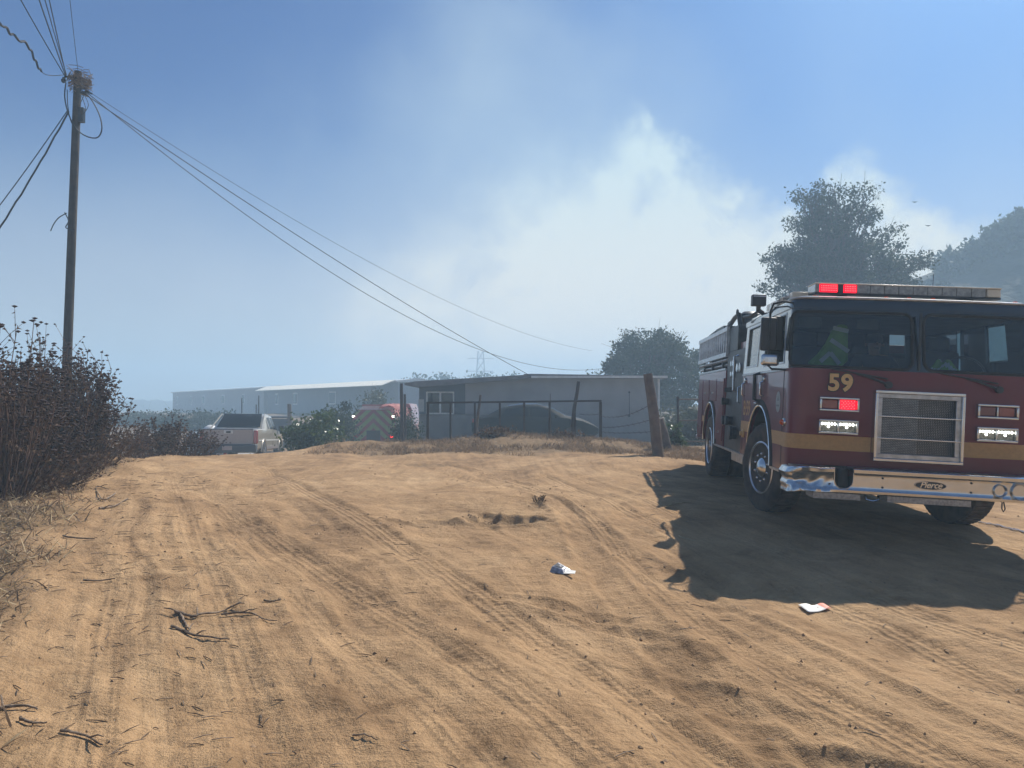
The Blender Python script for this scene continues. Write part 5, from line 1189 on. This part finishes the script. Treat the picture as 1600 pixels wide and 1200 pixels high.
def bw(a, b, sag, label, n=30):
    s = MB(); s.tube([tuple(a.lerp(b, k / n) - Vector((0, 0, sag * 4 * (k / n) * (1 - k / n)))) for k in range(n + 1)], .008, 4)
    for k in range(2, n, 3):
        p = a.lerp(b, k / n) - Vector((0, 0, sag * 4 * (k / n) * (1 - k / n))); s.tube([p + Vector((-.03, 0, .03)), p + Vector((.03, 0, -.03))], .005, 3)
    tag(s.build('barbed_wire', MT['wire'], None, 0), label, 'wire', 'fence wires between gate and corner post')
bw(at(940, 650, 20), at(1016, 632, 16.6), .12, 'top barbed wire from the gate to the leaning post'); bw(at(940, 668, 20), at(1019, 655, 16.6), .05, 'middle barbed wire from the gate to the leaning post'); bw(at(905, 647, 20.6), at(940, 646, 20), .03, 'short barbed wire between the crooked stake and the gate end', 12); bw(at(940, 675, 20), at(1022, 674, 16.6), .03, 'lowest barbed wire from the gate to the leaning post')
def side_fence():
    r = empty('pipe_fence', (at(1075, 0, 21).x, 21, .4)); tag(r, 'thin pipe fence frame between the leaning post and the fire engine', 'fence'); o = Vector(r.location)
    for u in (1059, 1063): p = at(u, 620 if u == 1059 else 680, 21) - o; MB().tube([(p.x, 0, p.z), (p.x, 0, -.3)], .03, 6).build('post', MT['rust_steel'], r)
    for v in (624, 657, 690): a, b = at(1059, v, 21) - o, at(1130, v - .5, 21) - o; MB().tube([a, b], .018, 6).build('rail', MT['wire'], r)
side_fence()
# ------------------------------------------------------------------ vehicles
def loft_body(st, nside=1):
    """st: (y, zb, zbelt, ztop, wl, wb, wt)"""
    v = []; 
    for (y, zb, ze, zt, wl, wb, wt) in st:
        hl = [(0, zb), (wl * .9, zb), (wl, zb + .1), (wl * 1.0, zb + (ze - zb) * .35), (wb, zb + (ze - zb) * .75), (wb * .985, ze), (wt + (wb - wt) * .12, ze + (zt - ze) * .86), (wt * .9, zt - .01 * (zt > ze + .2)), (wt * .5, zt + .012), (0, zt + .018)]
        v += [(x, y, z) for x, z in hl] + [(-x, y, z) for x, z in hl[-2:0:-1]]
    n = 18; k = len(st); f = [(i * n + j, i * n + (j + 1) % n, (i + 1) * n + (j + 1) % n, (i + 1) * n + j) for i in range(k - 1) for j in range(n)] + [tuple(range(n))[::-1], tuple(range((k - 1) * n, k * n))]
    return v, f
def car_wheel(parent, x, y, r0, w, s):
    o = empty('wheel', (x, y, r0)); o.parent = parent
    MB().lathe([(-w / 2, r0 * .6), (-w / 2, r0 * .95), (-w * .3, r0), (w * .3, r0), (w / 2, r0 * .95), (w / 2, r0 * .6)], (0, 0, 0), 'x', 28).build('tyre', MT['tyre'], o)
    m = MB(); m.lathe([(s * w * .5, r0 * .62), (s * w * .4, r0 * .55), (s * w * .42, r0 * .2), (s * w * .5, 0)], (0, 0, 0), 'x', 20)
    for k in range(5): a = 2 * PI * k / 5; m.tube([(s * w * .46, r0 * .1 * math.cos(a), r0 * .1 * math.sin(a)), (s * w * .46, r0 * .55 * math.cos(a), r0 * .55 * math.sin(a))], r0 * .07, 6)
    m.build('rim', MT['aluminium'], o)
def side_quad(st, s, ya, yb, fa, fb, out=.006, n=5):
    """window on the greenhouse side between belt (f=0) and roof (f=1)"""
    def S(y, f):
        for a, b in zip(st[:-1], st[1:]):
            if a[0] <= y <= b[0] + 1e-6:
                t = (y - a[0]) / (b[0] - a[0] + 1e-9); g = [p + (q - p) * t for p, q in zip(a, b)]; zb, ze, zt, wl, wb, wt = g[1:]; x = wb * .985 + (wt + (wb - wt) * .12 - wb * .985) * f; return (s * (x + out), y, ze + (zt - ze) * .86 * f)
    g = [[S(ya[0] + (yb[0] - ya[0]) * i / n, fa + 0 * i), S(ya[1] + (yb[1] - ya[1]) * i / n, fb)] for i in range(n + 1)]
    vs = [p for q in g for p in q]; return vs, [(2 * i, 2 * i + 2, 2 * i + 3, 2 * i + 1) for i in range(n)]
def pickup():
    Yp = 28.0; x = at(364, 0, Yp).x; z = at(0, 671, Yp).z - 1.24; r = empty('pickup_truck', (x, Yp, z), math.radians(6.5), math.radians(-2.2)); tag(r, 'tan crew-cab pickup with dark bumper driving away over the road crest', 'pickup')
    st = [(0, .52, 1.16, 1.18, .96, .97, .93), (.10, .48, 1.22, 1.24, .99, 1.0, .95), (1.55, .46, 1.24, 1.29, 1.0, 1.01, .93), (1.95, .46, 1.25, 1.60, 1.0, 1.01, .84), (2.3, .46, 1.25, 1.82, 1.0, 1.01, .78), (2.9, .46, 1.24, 1.88, 1.0, 1.01, .77), (3.6, .46, 1.22, 1.86, 1.0, 1.01, .77), (4.35, .46, 1.20, 1.26, 1.0, 1.0, .86), (5.3, .48, 1.05, 1.14, .98, .97, .84), (5.58, .52, .95, .98, .9, .88, .75)]
    v, f = loft_body(st); MB().add(v, f).build('body', MT['pickup_paint'], r, 38)
    o = MB().box(-.86, .86, -.035, .0, .70, 1.235).build('tailgate', MT['tailgate_paint'], r, bevel=.02)
    MB().box(-.88, .88, -.04, .06, 1.238, 1.265).build('tailgate_cap', MT['car_trim'], r, bevel=.01)
    MB().box(-.16, .16, -.05, -.036, 1.09, 1.21).build('handle_plate', MT['white_trim'], o, bevel=.015); MB().box(-.08, .08, -.056, -.051, 1.11, 1.18).build('handle', MT['car_trim'], o, bevel=.01)
    MB().box(-1.0, 1.0, -.20, .12, .40, .70).build('bumper', MT['pickup_cladding'], r, bevel=.05, seg=3)
    for s in (-1, 1):
        MB().box(*sorted((s * .865, s * 1.005)), -.02, .14, .72, 1.20).build('tail_light', MT['tail_lamp'], r, bevel=.03)
        vs, fs = side_quad(st, s, (3.1, 3.05), (3.98, 3.52), .06, .92); MB().add(vs, fs).build('window', CARGLASS, r, 0); vs, fs = side_quad(st, s, (2.42, 2.42), (3.0, 2.97), .06, .92); MB().add(vs, fs).build('window', CARGLASS, r, 0)
        vs, fs = side_quad(st, s, (1.95, 2.2), (2.28, 2.3), .08, .85); MB().add(vs, fs).build('quarter_window', MT['car_trim'], r, 0)
        for y in (1.15, 4.55):
            MB().lathe([(0, .44), (s * .012, .44), (s * .013, 0)], (s * .995, y, .42), 'x', 30).build('wheel_arch', MT['car_trim'], r, 40); car_wheel(r, s * .92, y, .38, .26, s)
            MB().tube([(s * 1.015, y + a_, b_) for a_, b_ in circ(0, .42, .46, 180, 0, 20)], .03, 6).build('arch_flare', MT['pickup_paint'], r)
        MB().box(*sorted((s * 1.0, s * 1.02)), 1.65, 4.05, .50, .62).build('cladding', MT['tailgate_paint'], r, bevel=.008); MB().box(*sorted((s * 1.005, s * 1.02)), .2, 5.2, .83, .86).build('side_moulding', MT['white_trim'], r)
        m = MB().box(*sorted((s * 1.03, s * 1.26)), 3.93, 4.02, 1.22, 1.42).build('mirror', MT['car_trim'], r, bevel=.03); 
        for y in (2.95, 3.98): MB().box(*sorted((s * .99, s * 1.008)), y - .006, y + .006, .62, 1.22).build('door_seam', MT['car_trim'], r)
        for y in (2.5, 3.4): MB().box(*sorted((s * 1.0, s * 1.03)), y - .1, y + .1, 1.08, 1.12).build('door_handle', MT['pickup_paint'], r)
    MB().add([(-.80, 1.46, 1.34), (.80, 1.46, 1.34), (.70, 2.26, 1.87), (-.70, 2.26, 1.87)], [(0, 1, 2, 3)]).build('rear_window', CARGLASS, r, 0)
    rail = MB(); rail.tube([(-.93, 1.05, 1.26), (-.80, 2.25, 1.86)], .03, 6); rail.tube([(.93, 1.05, 1.26), (.80, 2.25, 1.86)], .03, 6); rail.build('sail_rail', MT['pickup_paint'], r)
    MB().box(-.17, .17, -.208, -.20, .50, .65).build('licence_plate', MT['plate'], r)
    MB().add([(-.72, 3.62, 1.85), (.72, 3.62, 1.85), (.82, 4.33, 1.30), (-.82, 4.33, 1.30)], [(0, 1, 2, 3)]).build('windscreen', CARGLASS, r, 0)
pickup()
def van():
    Yp = 33.0; x = at(327, 0, Yp).x; z = at(0, 676, Yp).z - 1.75; r = empty('white_van', (x, Yp, z), math.radians(4)); tag(r, 'pale van with a roof vent half hidden behind the left of the pickup', 'van')
    st = [(0, .4, 1.1, 1.6, .90, .92, .80), (.1, .35, 1.1, 1.72, .93, .95, .80), (1, .35, 1.1, 1.75, .94, .96, .82), (3.2, .35, 1.1, 1.75, .94, .96, .82), (4.0, .35, 1.05, 1.2, .92, .94, .8), (4.7, .4, .9, .95, .85, .85, .7)]
    v, f = loft_body(st); MB().add(v, f).build('body', MT['van_paint'], r, 38); MB().add([(-.72, -.012, 1.15), (.72, -.012, 1.15), (.66, -.004, 1.52), (-.66, -.004, 1.52)], [(0, 1, 2, 3)]).build('rear_window', CARGLASS, r, 0)
    for s in (-1, 1):
        for (a, b) in ((.3, 1.2), (1.35, 2.3), (2.4, 3.1)): vs, fs = side_quad(st, s, (a, a), (b, b), .08, .85); MB().add(vs, fs).build('window', CARGLASS, r, 0)
        for y in (.8, 3.7): car_wheel(r, s * .86, y, .33, .2, s)
        MB().box(*sorted((s * .8, s * .93)), -.02, .05, .75, 1.1).build('tail_light', MT['tail_lamp'], r)
    MB().lathe([(0, .36), (.10, .34), (.22, .22), (.28, .12), (.30, 0)], (-.05, 1.0, 1.76), 'z', 18).build('roof_vent', MT['white_trim'], r)
van()
DARKGLASS = glass_mat('dark_glass', (.02, .02, .025), .7)
def sedan():
    Yp = 29.4; x = at(834, 0, Yp).x; z = at(0, 632, Yp).z - 1.47; r = empty('black_car', (x, Yp, z), math.radians(-90)); tag(r, 'black sedan parked behind the gate in front of the house', 'car')
    # local y forward, root turned so forward = +X world; centred
    st = [(-2.32, .45, .80, .82, .72, .74, .66), (-2.2, .30, .92, .97, .84, .85, .70), (-1.75, .22, .98, 1.06, .88, .90, .70), (-1.15, .22, 1.0, 1.36, .89, .91, .62), (-.6, .22, 1.0, 1.46, .89, .92, .60), (.1, .22, .99, 1.47, .89, .92, .60), (.6, .22, .98, 1.36, .89, .92, .64), (1.2, .22, .96, 1.04, .88, .91, .72), (1.75, .24, .86, .93, .86, .88, .70), (2.15, .28, .70, .75, .80, .80, .62), (2.36, .40, .58, .60, .68, .68, .5)]
    v, f = loft_body(st); MB().add(v, f).build('body', MT['sedan_paint'], r, 38)
    for s in (-1, 1):
        vs, fs = side_quad(st, s, (-1.3, -1.0), (-.25, -.25), .06, .88); MB().add(vs, fs).build('window', DARKGLASS, r, 0); vs, fs = side_quad(st, s, (-.18, -.18), (.95, .5), .06, .88); MB().add(vs, fs).build('window', DARKGLASS, r, 0)
        for y in (-1.4, 1.42):
            MB().lathe([(0, .36), (s * .012, .36), (s * .013, 0)], (s * .88, y, .33), 'x', 26).build('wheel_arch', MT['car_trim'], r, 40); car_wheel(r, s * .82, y, .32, .2, s)
        MB().box(*sorted((s * .55, s * .84)), -2.3, -1.98, .80, .95).build('tail_light', MT['tail_lamp'], r, bevel=.03)
        h = MB(); h.add([(s * .50, 2.28, .62), (s * .78, 2.10, .60), (s * .865, 1.78, .72), (s * .80, 1.72, .86), (s * .60, 1.95, .80)], [(0, 1, 2, 3, 4)]); h.add([(s * .52, 2.30, .60), (s * .80, 2.13, .58), (s * .875, 1.80, .70)], [(0, 1, 2)]); h.build('headlight', MT['head_lamp'], r, 0)
        MB().box(*sorted((s * .92, s * 1.08)), .72, .82, .98, 1.10).build('mirror', MT['sedan_paint'], r, bevel=.02)
    MB().add([(-.66, 1.22, 1.05), (.66, 1.22, 1.05), (.60, .62, 1.375), (-.60, .62, 1.375)], [(0, 1, 2, 3)]).build('windscreen', DARKGLASS, r, 0)
    MB().add([(-.66, -1.72, 1.09), (.66, -1.72, 1.09), (.58, -1.14, 1.385), (-.58, -1.14, 1.385)], [(0, 1, 2, 3)]).build('rear_window', DARKGLASS, r, 0)
    tw_ = MB(); tw_.tube([(-.62, -1.0, 1.43), (-.6, -.5, 1.50), (-.6, .1, 1.505), (-.62, .55, 1.40), (-.70, 1.15, 1.07), (-.72, 1.75, .95), (-.66, 2.1, .80)], .016, 5); tw_.tube([(.62 + .0, -1.0, 1.42), (.6, -.5, 1.485), (.6, .1, 1.49), (.62, .55, 1.39), (.70, 1.15, 1.06)], .012, 5); tw_.build_split('roof_glint', MT['chrome'], r)  # bright strips added for the sunlit rim along roof and bonnet
sedan()
def far_engine():
    Ye = 40.0; x = at(587, 0, Ye).x; z = at(0, 640, Ye).z - 2.62; r = empty('rear_fire_engine', (x, Ye, z), math.radians(-1)); tag(r, 'red fire engine seen from behind with yellow-green and red chevrons on its tail', 'fire engine')
    b = MB(); b.prism([(-1.15, .7), (1.15, .7), (1.15, 2.2), (.85, 2.62), (-.85, 2.62), (-1.15, 2.2)], 1, 0, 5.2); b.build('rear_body', MT['engine_red'], r, 30, bevel=.03)
    c = MB(); c.prism([(-1.2, .8), (1.2, .8), (1.2, 2.6), (1.05, 2.95), (-1.05, 2.95), (-1.2, 2.6)], 1, 5.3, 8.2); c.build('cab', MT['engine_red'], r, 30, bevel=.05)
    MB().prism([(-1.0, 2.62), (1.0, 2.62), (.8, 2.8), (-.8, 2.8)], 1, 1.2, 5.0).build('hose_cover', MT['white_roof'], r, 30)
    for k in range(3): MB().box(-.8, .8, 1.0 + k * 1.4, 1.08 + k * 1.4, 2.80, 2.90).build('roof_rail', MT['engine_red'], r)
    # chevron panel, clipped stripes
    hw, z0, z1 = 1.1, .95, 2.58
    MB().prism([(-hw, z0), (hw, z0), (hw, 2.2), (.83, z1), (-.83, z1), (-hw, 2.2)], 1, -.012, -.001).build('chevron_panel', MT['chevron_red'], r, 0)
    for i, top in enumerate((3.45, 2.95, 2.45, 1.95)):
        m = MB(); th = .27
        for s in (-1, 1):
            xs = [k * .05 for k in range(23)]
            for a, b2 in zip(xs[:-1], xs[1:]):
                q = []
                for xx in (a, b2):
                    lim = 2.58 if xx < .83 else 2.58 - (xx - .83) * 1.4
                    q += [(min(max(top - xx * .95 - th, z0), lim), min(max(top - xx * .95, z0), lim))]
                if q[0][1] - q[0][0] < .004 and q[1][1] - q[1][0] < .004: continue
                m.add([(s * a, -.018, q[0][0]), (s * b2, -.018, q[1][0]), (s * b2, -.018, q[1][1]), (s * a, -.018, q[0][1])], [(0, 1, 2, 3)])
        if m.f: m.build('chevron_stripe', MT['chevron_green'], r, 0)
    MB().box(-.35, .35, -.03, -.019, .95, 1.55).build('rear_locker', MT['dark_metal'], r)
    for s in (-1, 1):
        MB().box(s * 1.02 - .06, s * 1.02 + .06, -.06, -.02, 2.22, 2.32).build('lamp', MT['lamp_on'] , r)
        MB().box(s * .95 - .07, s * .95 + .07, -.06, -.02, 1.18, 1.30).build('lamp', MT['tail_on'] if s > 0 else MT['tail_lamp'], r)
        MB().tube([(s * 1.17, -.05, .8), (s * 1.17, -.05, 2.0), (s * 1.12, .0, 2.3)], .02, 6).build('handrail', MT['chrome'], r)
        for y in (2.0, 6.9): car_wheel(r, s * 1.02, y, .52, .35, s)
    MB().box(-1.2, 1.2, -.4, 0, .55, .65).build('tailboard', MT['aluminium'], r); MB().box(-1.0, 1.0, 0, 8, .5, .7).build('chassis', MT['chassis'], r)
    MB().box(1.16, 1.22, .3, 4.9, 1.6, 2.0).build('ladder', MT['aluminium'], r)
    rng = random.Random(2); n = 14; vs = []
    for i in range(n):
        for j in range(8): vs.append((.25 + j * .13, -.0 + i * .35, 2.66 + .28 * math.sin(PI * j / 7) ** .5 * (.6 + .4 * math.sin(i * 1.3)) + rng.uniform(-.03, .03) - (.35 if j == 7 else 0)))
    MB().add(vs, [(i * 8 + j, i * 8 + j + 1, (i + 1) * 8 + j + 1, (i + 1) * 8 + j) for i in range(n - 1) for j in range(7)]).build('sunlit_top', MT['sunlit_red'], r, 50)  # rumpled sheet added, its pink standing for sunlight on the red top
far_engine()
# ------------------------------------------------------------------ hazy background buildings
def long_unit(name, uA, YA, uB, YB, vtA, vbA, label, wallm, glint=False, seed=0):
    A, B = at(uA, vtA, YA), at(uB, 0, YB); ht = A.z - at(0, vbA, YA).z; zb = at(0, vbA, YA).z
    d = Vector((B.x - A.x, YB - YA, 0)); Lg = d.length; r = empty(name, (A.x, YA, zb), math.atan2(d.y, d.x)); tag(r, label, 'mobile home')
    MB().box(0, Lg, 0, 4, 0, ht).build('wall', MT[wallm], r, 0); MB().prism([(-.3, ht + .002), (4.3, ht + .002), (4.3, ht + .15), (2, ht + .4), (-.3, ht + .15)], 0, -.2, Lg + .2).build('roof', MT['white_roof'], r, 0)
    MB().box(.3, Lg - .3, .1, 3.9, -1.2, -.004).build('skirt', MT['block_wall'], r, 0); R_ = random.Random(seed)
    k = 2.5
    while k < Lg - 3:
        w = R_.choice((.9, 1.3, 1.6)); f = MB().box(k, k + w, -.05, -.001, ht * .38, ht * .8).build('window', MT['white_trim'], r, 0); MB().box(k + .08, k + w - .08, -.06, -.052, ht * .42, ht * .76).build('pane', CARGLASS, f, 0); k += R_.uniform(5, 11)
    if glint: MB().prism([(-1.8, ht - .36), (-.31, ht + .14), (-.31, ht + .24), (-1.8, ht - .30)], 0, .2, Lg).build('glint_strip', MT['glint_pale'], r, 0)  # slanted pale strip added for the sun's bright line along the roof
    return r
long_unit('mobile_home', 270, 135, 418, 100, 614, 643.5, 'pale mobile home fading in the haze, the left one', 'mobile_wall', seed=1)
long_unit('mobile_home', 419, 100, 625, 74, 607, 648, 'mobile home with a bright sunlit roof edge, the right one', 'mobile_wall_dark', True, seed=2)
def block_shell():
    Yb = 46; r = empty('block_shed', (at(345, 0, Yb).x, Yb, at(0, 700, Yb).z)); tag(r, 'unfinished low block wall shed with a flat beam behind the pickup', 'shed'); o = Vector(r.location)
    def bx(nm, u0, u1, v0, v1, m, d=.3): a, b = at(u0, v1, Yb) - o, at(u1, v0, Yb) - o; MB().box(a.x, b.x, 0, d, a.z, b.z).build(nm, MT[m], r, 0)
    bx('wall', 343, 401, 654, 700, 'block_wall', 3); bx('beam', 342.5, 456, 650.5, 653.5, 'dark_wall', 3.1); bx('wall', 402, 418, 654.5, 675, 'white_trim'); bx('wall', 419, 455, 654.5, 700, 'dark_wall')
    for u, v in ((346.5, 644), (350, 645), (377, 622), (399.5, 632), (403.5, 618)): p = at(u, v, Yb) - o; q = at(u, 652, Yb) - o; MB().tube([(p.x, .1, p.z), (p.x, .1, q.z)], .035, 5).build('rebar', MT['rust_steel'], r)
block_shell()
stake([(452, 631), (452.5, 645), (453, 700)], 44, .14, 'short dark post above the leafy bush beside the shed', name='wooden_post')
def tower():
    Yt = 240; p = at(751, 590, Yt); h = 36; r = empty('transmission_tower', (p.x, Yt, at(0, 549, Yt).z - h)); tag(r, 'faint steel lattice transmission tower in the haze behind the house', 'tower'); t = MB()
    for sx in (-1, 1):
        for sy in (-1, 1): t.tube([(sx * 3.2, sy * 3.2, 0), (sx * .8, sy * .8, h)], .16, 4)
    for k in range(12):
        z0, z1 = h * k / 12, h * (k + 1) / 12; w0, w1 = 3.2 - 2.4 * k / 12, 3.2 - 2.4 * (k + 1) / 12
        for sy in (-1, 1): t.tube([(-w0, sy * w0, z0), (w1, sy * w1, z1)], .09, 3); t.tube([(w0, sy * w0, z0), (-w1, sy * w1, z1)], .09, 3)
    for z in (h * .72, h * .83, h * .94): t.tube([(-4, 0, z), (4, 0, z)], .14, 4)
    t.build('lattice', MT['tower_steel'], r, 0)
tower()
# ------------------------------------------------------------------ trees
p = at(1012, 0, 46); tree('round_tree', p.x, 46, gz(p.x, 46), [(0, 3.3, 3.0, 2.5), (-1.6, 2.7, 1.7, 1.9), (1.8, 3.0, 1.9, 2.3), (.4, 4.7, 1.9, 1.1), (-.4, 1.5, 3.2, 1.4)], 'round leafy green tree standing behind the right end of the house', clumps=170, per=230, leaf=.17, sig=.38, m='leaf_dark', seed=3, edge=.35)
p = at(1310, 0, 45); zb = 2.0
def C2(u, v, ru, rv, Y=45): q = at(u, v, Y); return (q.x - p.x, q.z - zb, ru / F * Y, rv / F * Y)
tree('tall_tree', p.x, 45, zb, [C2(1300, 360, 62, 72), C2(1262, 312, 24, 30), C2(1345, 322, 28, 34), C2(1312, 420, 92, 48), C2(1230, 415, 34, 36), C2(1385, 385, 32, 28), C2(1420, 415, 36, 24), C2(1225, 450, 34, 18), C2(1340, 460, 110, 30)], 'tall wide oak-like tree rising behind the fire engine', clumps=330, per=125, leaf=.19, sig=.33, trunk_r=.32, m='leaf_dark', seed=8, edge=.5)
def bush(u, Y, vt, hw, zlow, label, m, leaf, sig, clumps, per, seed, name='leafy_bush', flat=1.0):
    q = at(u, vt, Y); g = gz(q.x, Y) - .1; H = q.z - g; rx = hw / F * Y; return tree(name, q.x, Y, g, [(0, H * .5, rx, H * .46), (-rx * .4, H * .35, rx * .6, H * .33), (rx * .4, H * .38, rx * .6, H * .36)], label, 'bush', clumps, per, leaf, sig, .06, m, seed, 'leafy bushes behind the road crest', True, flat)
bush(492, 24, 643, 46, 0, 'glossy broad-leaved green bush just right of the pickup', 'leaf_gloss', .13, .20, 60, 70, 41)
bush(522, 34, 614, 32, 0, 'dark thin-leaved bush rising behind the glossy one', 'leaf_dark', .13, .25, 60, 110, 42)
bush(580, 44, 609, 36, 0, 'pale hazy bush above the second fire engine', 'leaf_grey', .16, .35, 50, 90, 43)
bush(634, 29, 645, 17, 0, 'dark vine-covered bush at the left corner of the house', 'leaf_dark', .11, .2, 50, 110, 44)
bush(1052, 19.5, 645, 14, 0, 'small bright-leaved plant behind the leaning post', 'leaf_gloss', .14, .10, 12, 22, 45)
bush(1075, 30, 640, 40, 0, 'hazy bush between the house and the fire engine', 'leaf_grey', .15, .3, 50, 90, 46)
bush(775, 19.6, 672, 22, 0, 'low dry bush growing through the gate near the third upright', 'dry_leaf', .07, .12, 30, 60, 47); bush(882, 19.6, 680, 20, 0, 'low dry bush growing through the right end of the gate', 'dry_leaf', .07, .12, 26, 60, 48); bush(300, 60, 650, 60, 0, 'dark hazy bush behind the van below the left mobile home', 'leaf_dark', .25, .5, 60, 90, 49); bush(215, 70, 655, 55, 0, 'hazy bush at the foot of the far left hill', 'leaf_dark', .28, .6, 60, 90, 50)
for k, (u, vt, hw, Y) in enumerate([(655, 588, 34, 120), (700, 585, 30, 125), (735, 590, 22, 122), (770, 586, 24, 128), (800, 590, 16, 118)]):
    q = at(u, vt, Y); rx = hw / F * Y; H = q.z + 1; tree('far_tree', q.x, Y, -1, [(0, H * .6, rx, H * .4), (rx * .4, H * .5, rx * .6, H * .36)], ['broad faint tree beyond the house roof, the leftmost', 'broad faint tree beyond the house roof, second from left', 'small faint tree just left of the lattice tower', 'faint tree just right of the lattice tower', 'small faint tree at the right end of the far tree row'][k], clumps=50, per=100, leaf=.55, sig=.8, m='leaf_dark', seed=60 + k, group='faint trees beyond the house')
# hills: brush-covered ridges with a broken outline
def hill(ridge, Y, depth, name='hill'):
    us = [a for a, b in ridge]; P = [at(u, v, Y) for u, v in ridge]; xs = np.array([q.x for q in P]); zs = np.array([q.z for q in P]); nx_, ny_ = 260, 60; x = np.linspace(xs[0], xs[-1], nx_); y = np.linspace(-1, 1, ny_); Xh, Yh = np.meshgrid(x, y)
    top = np.interp(Xh, xs, zs); prof = np.cos(Yh * PI / 2) ** .8; zb = -3; sc = (xs[-1] - xs[0]) / 14
    Z_ = zb + (top - zb) * prof + prof ** .3 * (fbm(Xh / sc, Yh * depth / sc, 71, 5) * sc * .28); V = np.stack([Xh.ravel(), (Y + Yh * depth).ravel(), Z_.ravel()], 1); return tag(grid_obj(name, V, nx_, ny_, MT['hill_brush']), kind='structure')
hill([(120, 665), (165, 655), (180, 643), (205, 632), (232, 626), (255, 630), (280, 642), (330, 652), (420, 655)], 310, 60)
hill([(1420, 440), (1470, 425), (1500, 405), (1530, 395), (1560, 365), (1590, 345), (1640, 325), (1760, 320), (1900, 330)], 82, 26)
hill([(-200, 640), (0, 648), (120, 655), (260, 662), (420, 668)], 180, 30)
def canopy(ridge, Y, label):
    R_ = random.Random(9)
    for k, (u, v, s) in enumerate(ridge):
        q = at(u, v, Y); rx = s / F * Y; tree('hill_tree', q.x, Y, q.z - rx * 2.2, [(0, rx * 1.6, rx, rx * .8)], label[k], clumps=26, per=120, leaf=.5, sig=rx * .3, m='leaf_dark', seed=80 + k, group='hazy trees on the right hill', trunk_r=.2)
canopy([(1490, 400, 26), (1532, 388, 28), (1568, 352, 26), (1600, 340, 28), (1510, 425, 28), (1550, 400, 30), (1590, 380, 32), (1480, 430, 22)], 78, ['lowest hazy tree on the right hill', 'second lowest hazy tree on the right hill', 'second highest hazy tree on the right hill', 'highest hazy tree on the right hill at the picture edge', 'hazy tree below the lowest ridge tree on the right hill', 'hazy tree halfway down the right hill', 'broad hazy tree under the highest one on the right hill', 'small hazy tree at the foot of the right hill'])
for b_ in ((1429, 316), (1450, 353)):
    q = at(b_[0], b_[1], 60); o = MB(); o.tube([(q.x - .22, 60, q.z + .05), (q.x, 60, q.z), (q.x + .22, 60, q.z + .06)], [.01, .05, .01], 5); tag(o.build('bird', MT['dark_cloth'], None, 40), 'tiny dark bird flying in the smoke, the %s one' % ('upper' if b_[1] < 330 else 'lower'), 'bird')
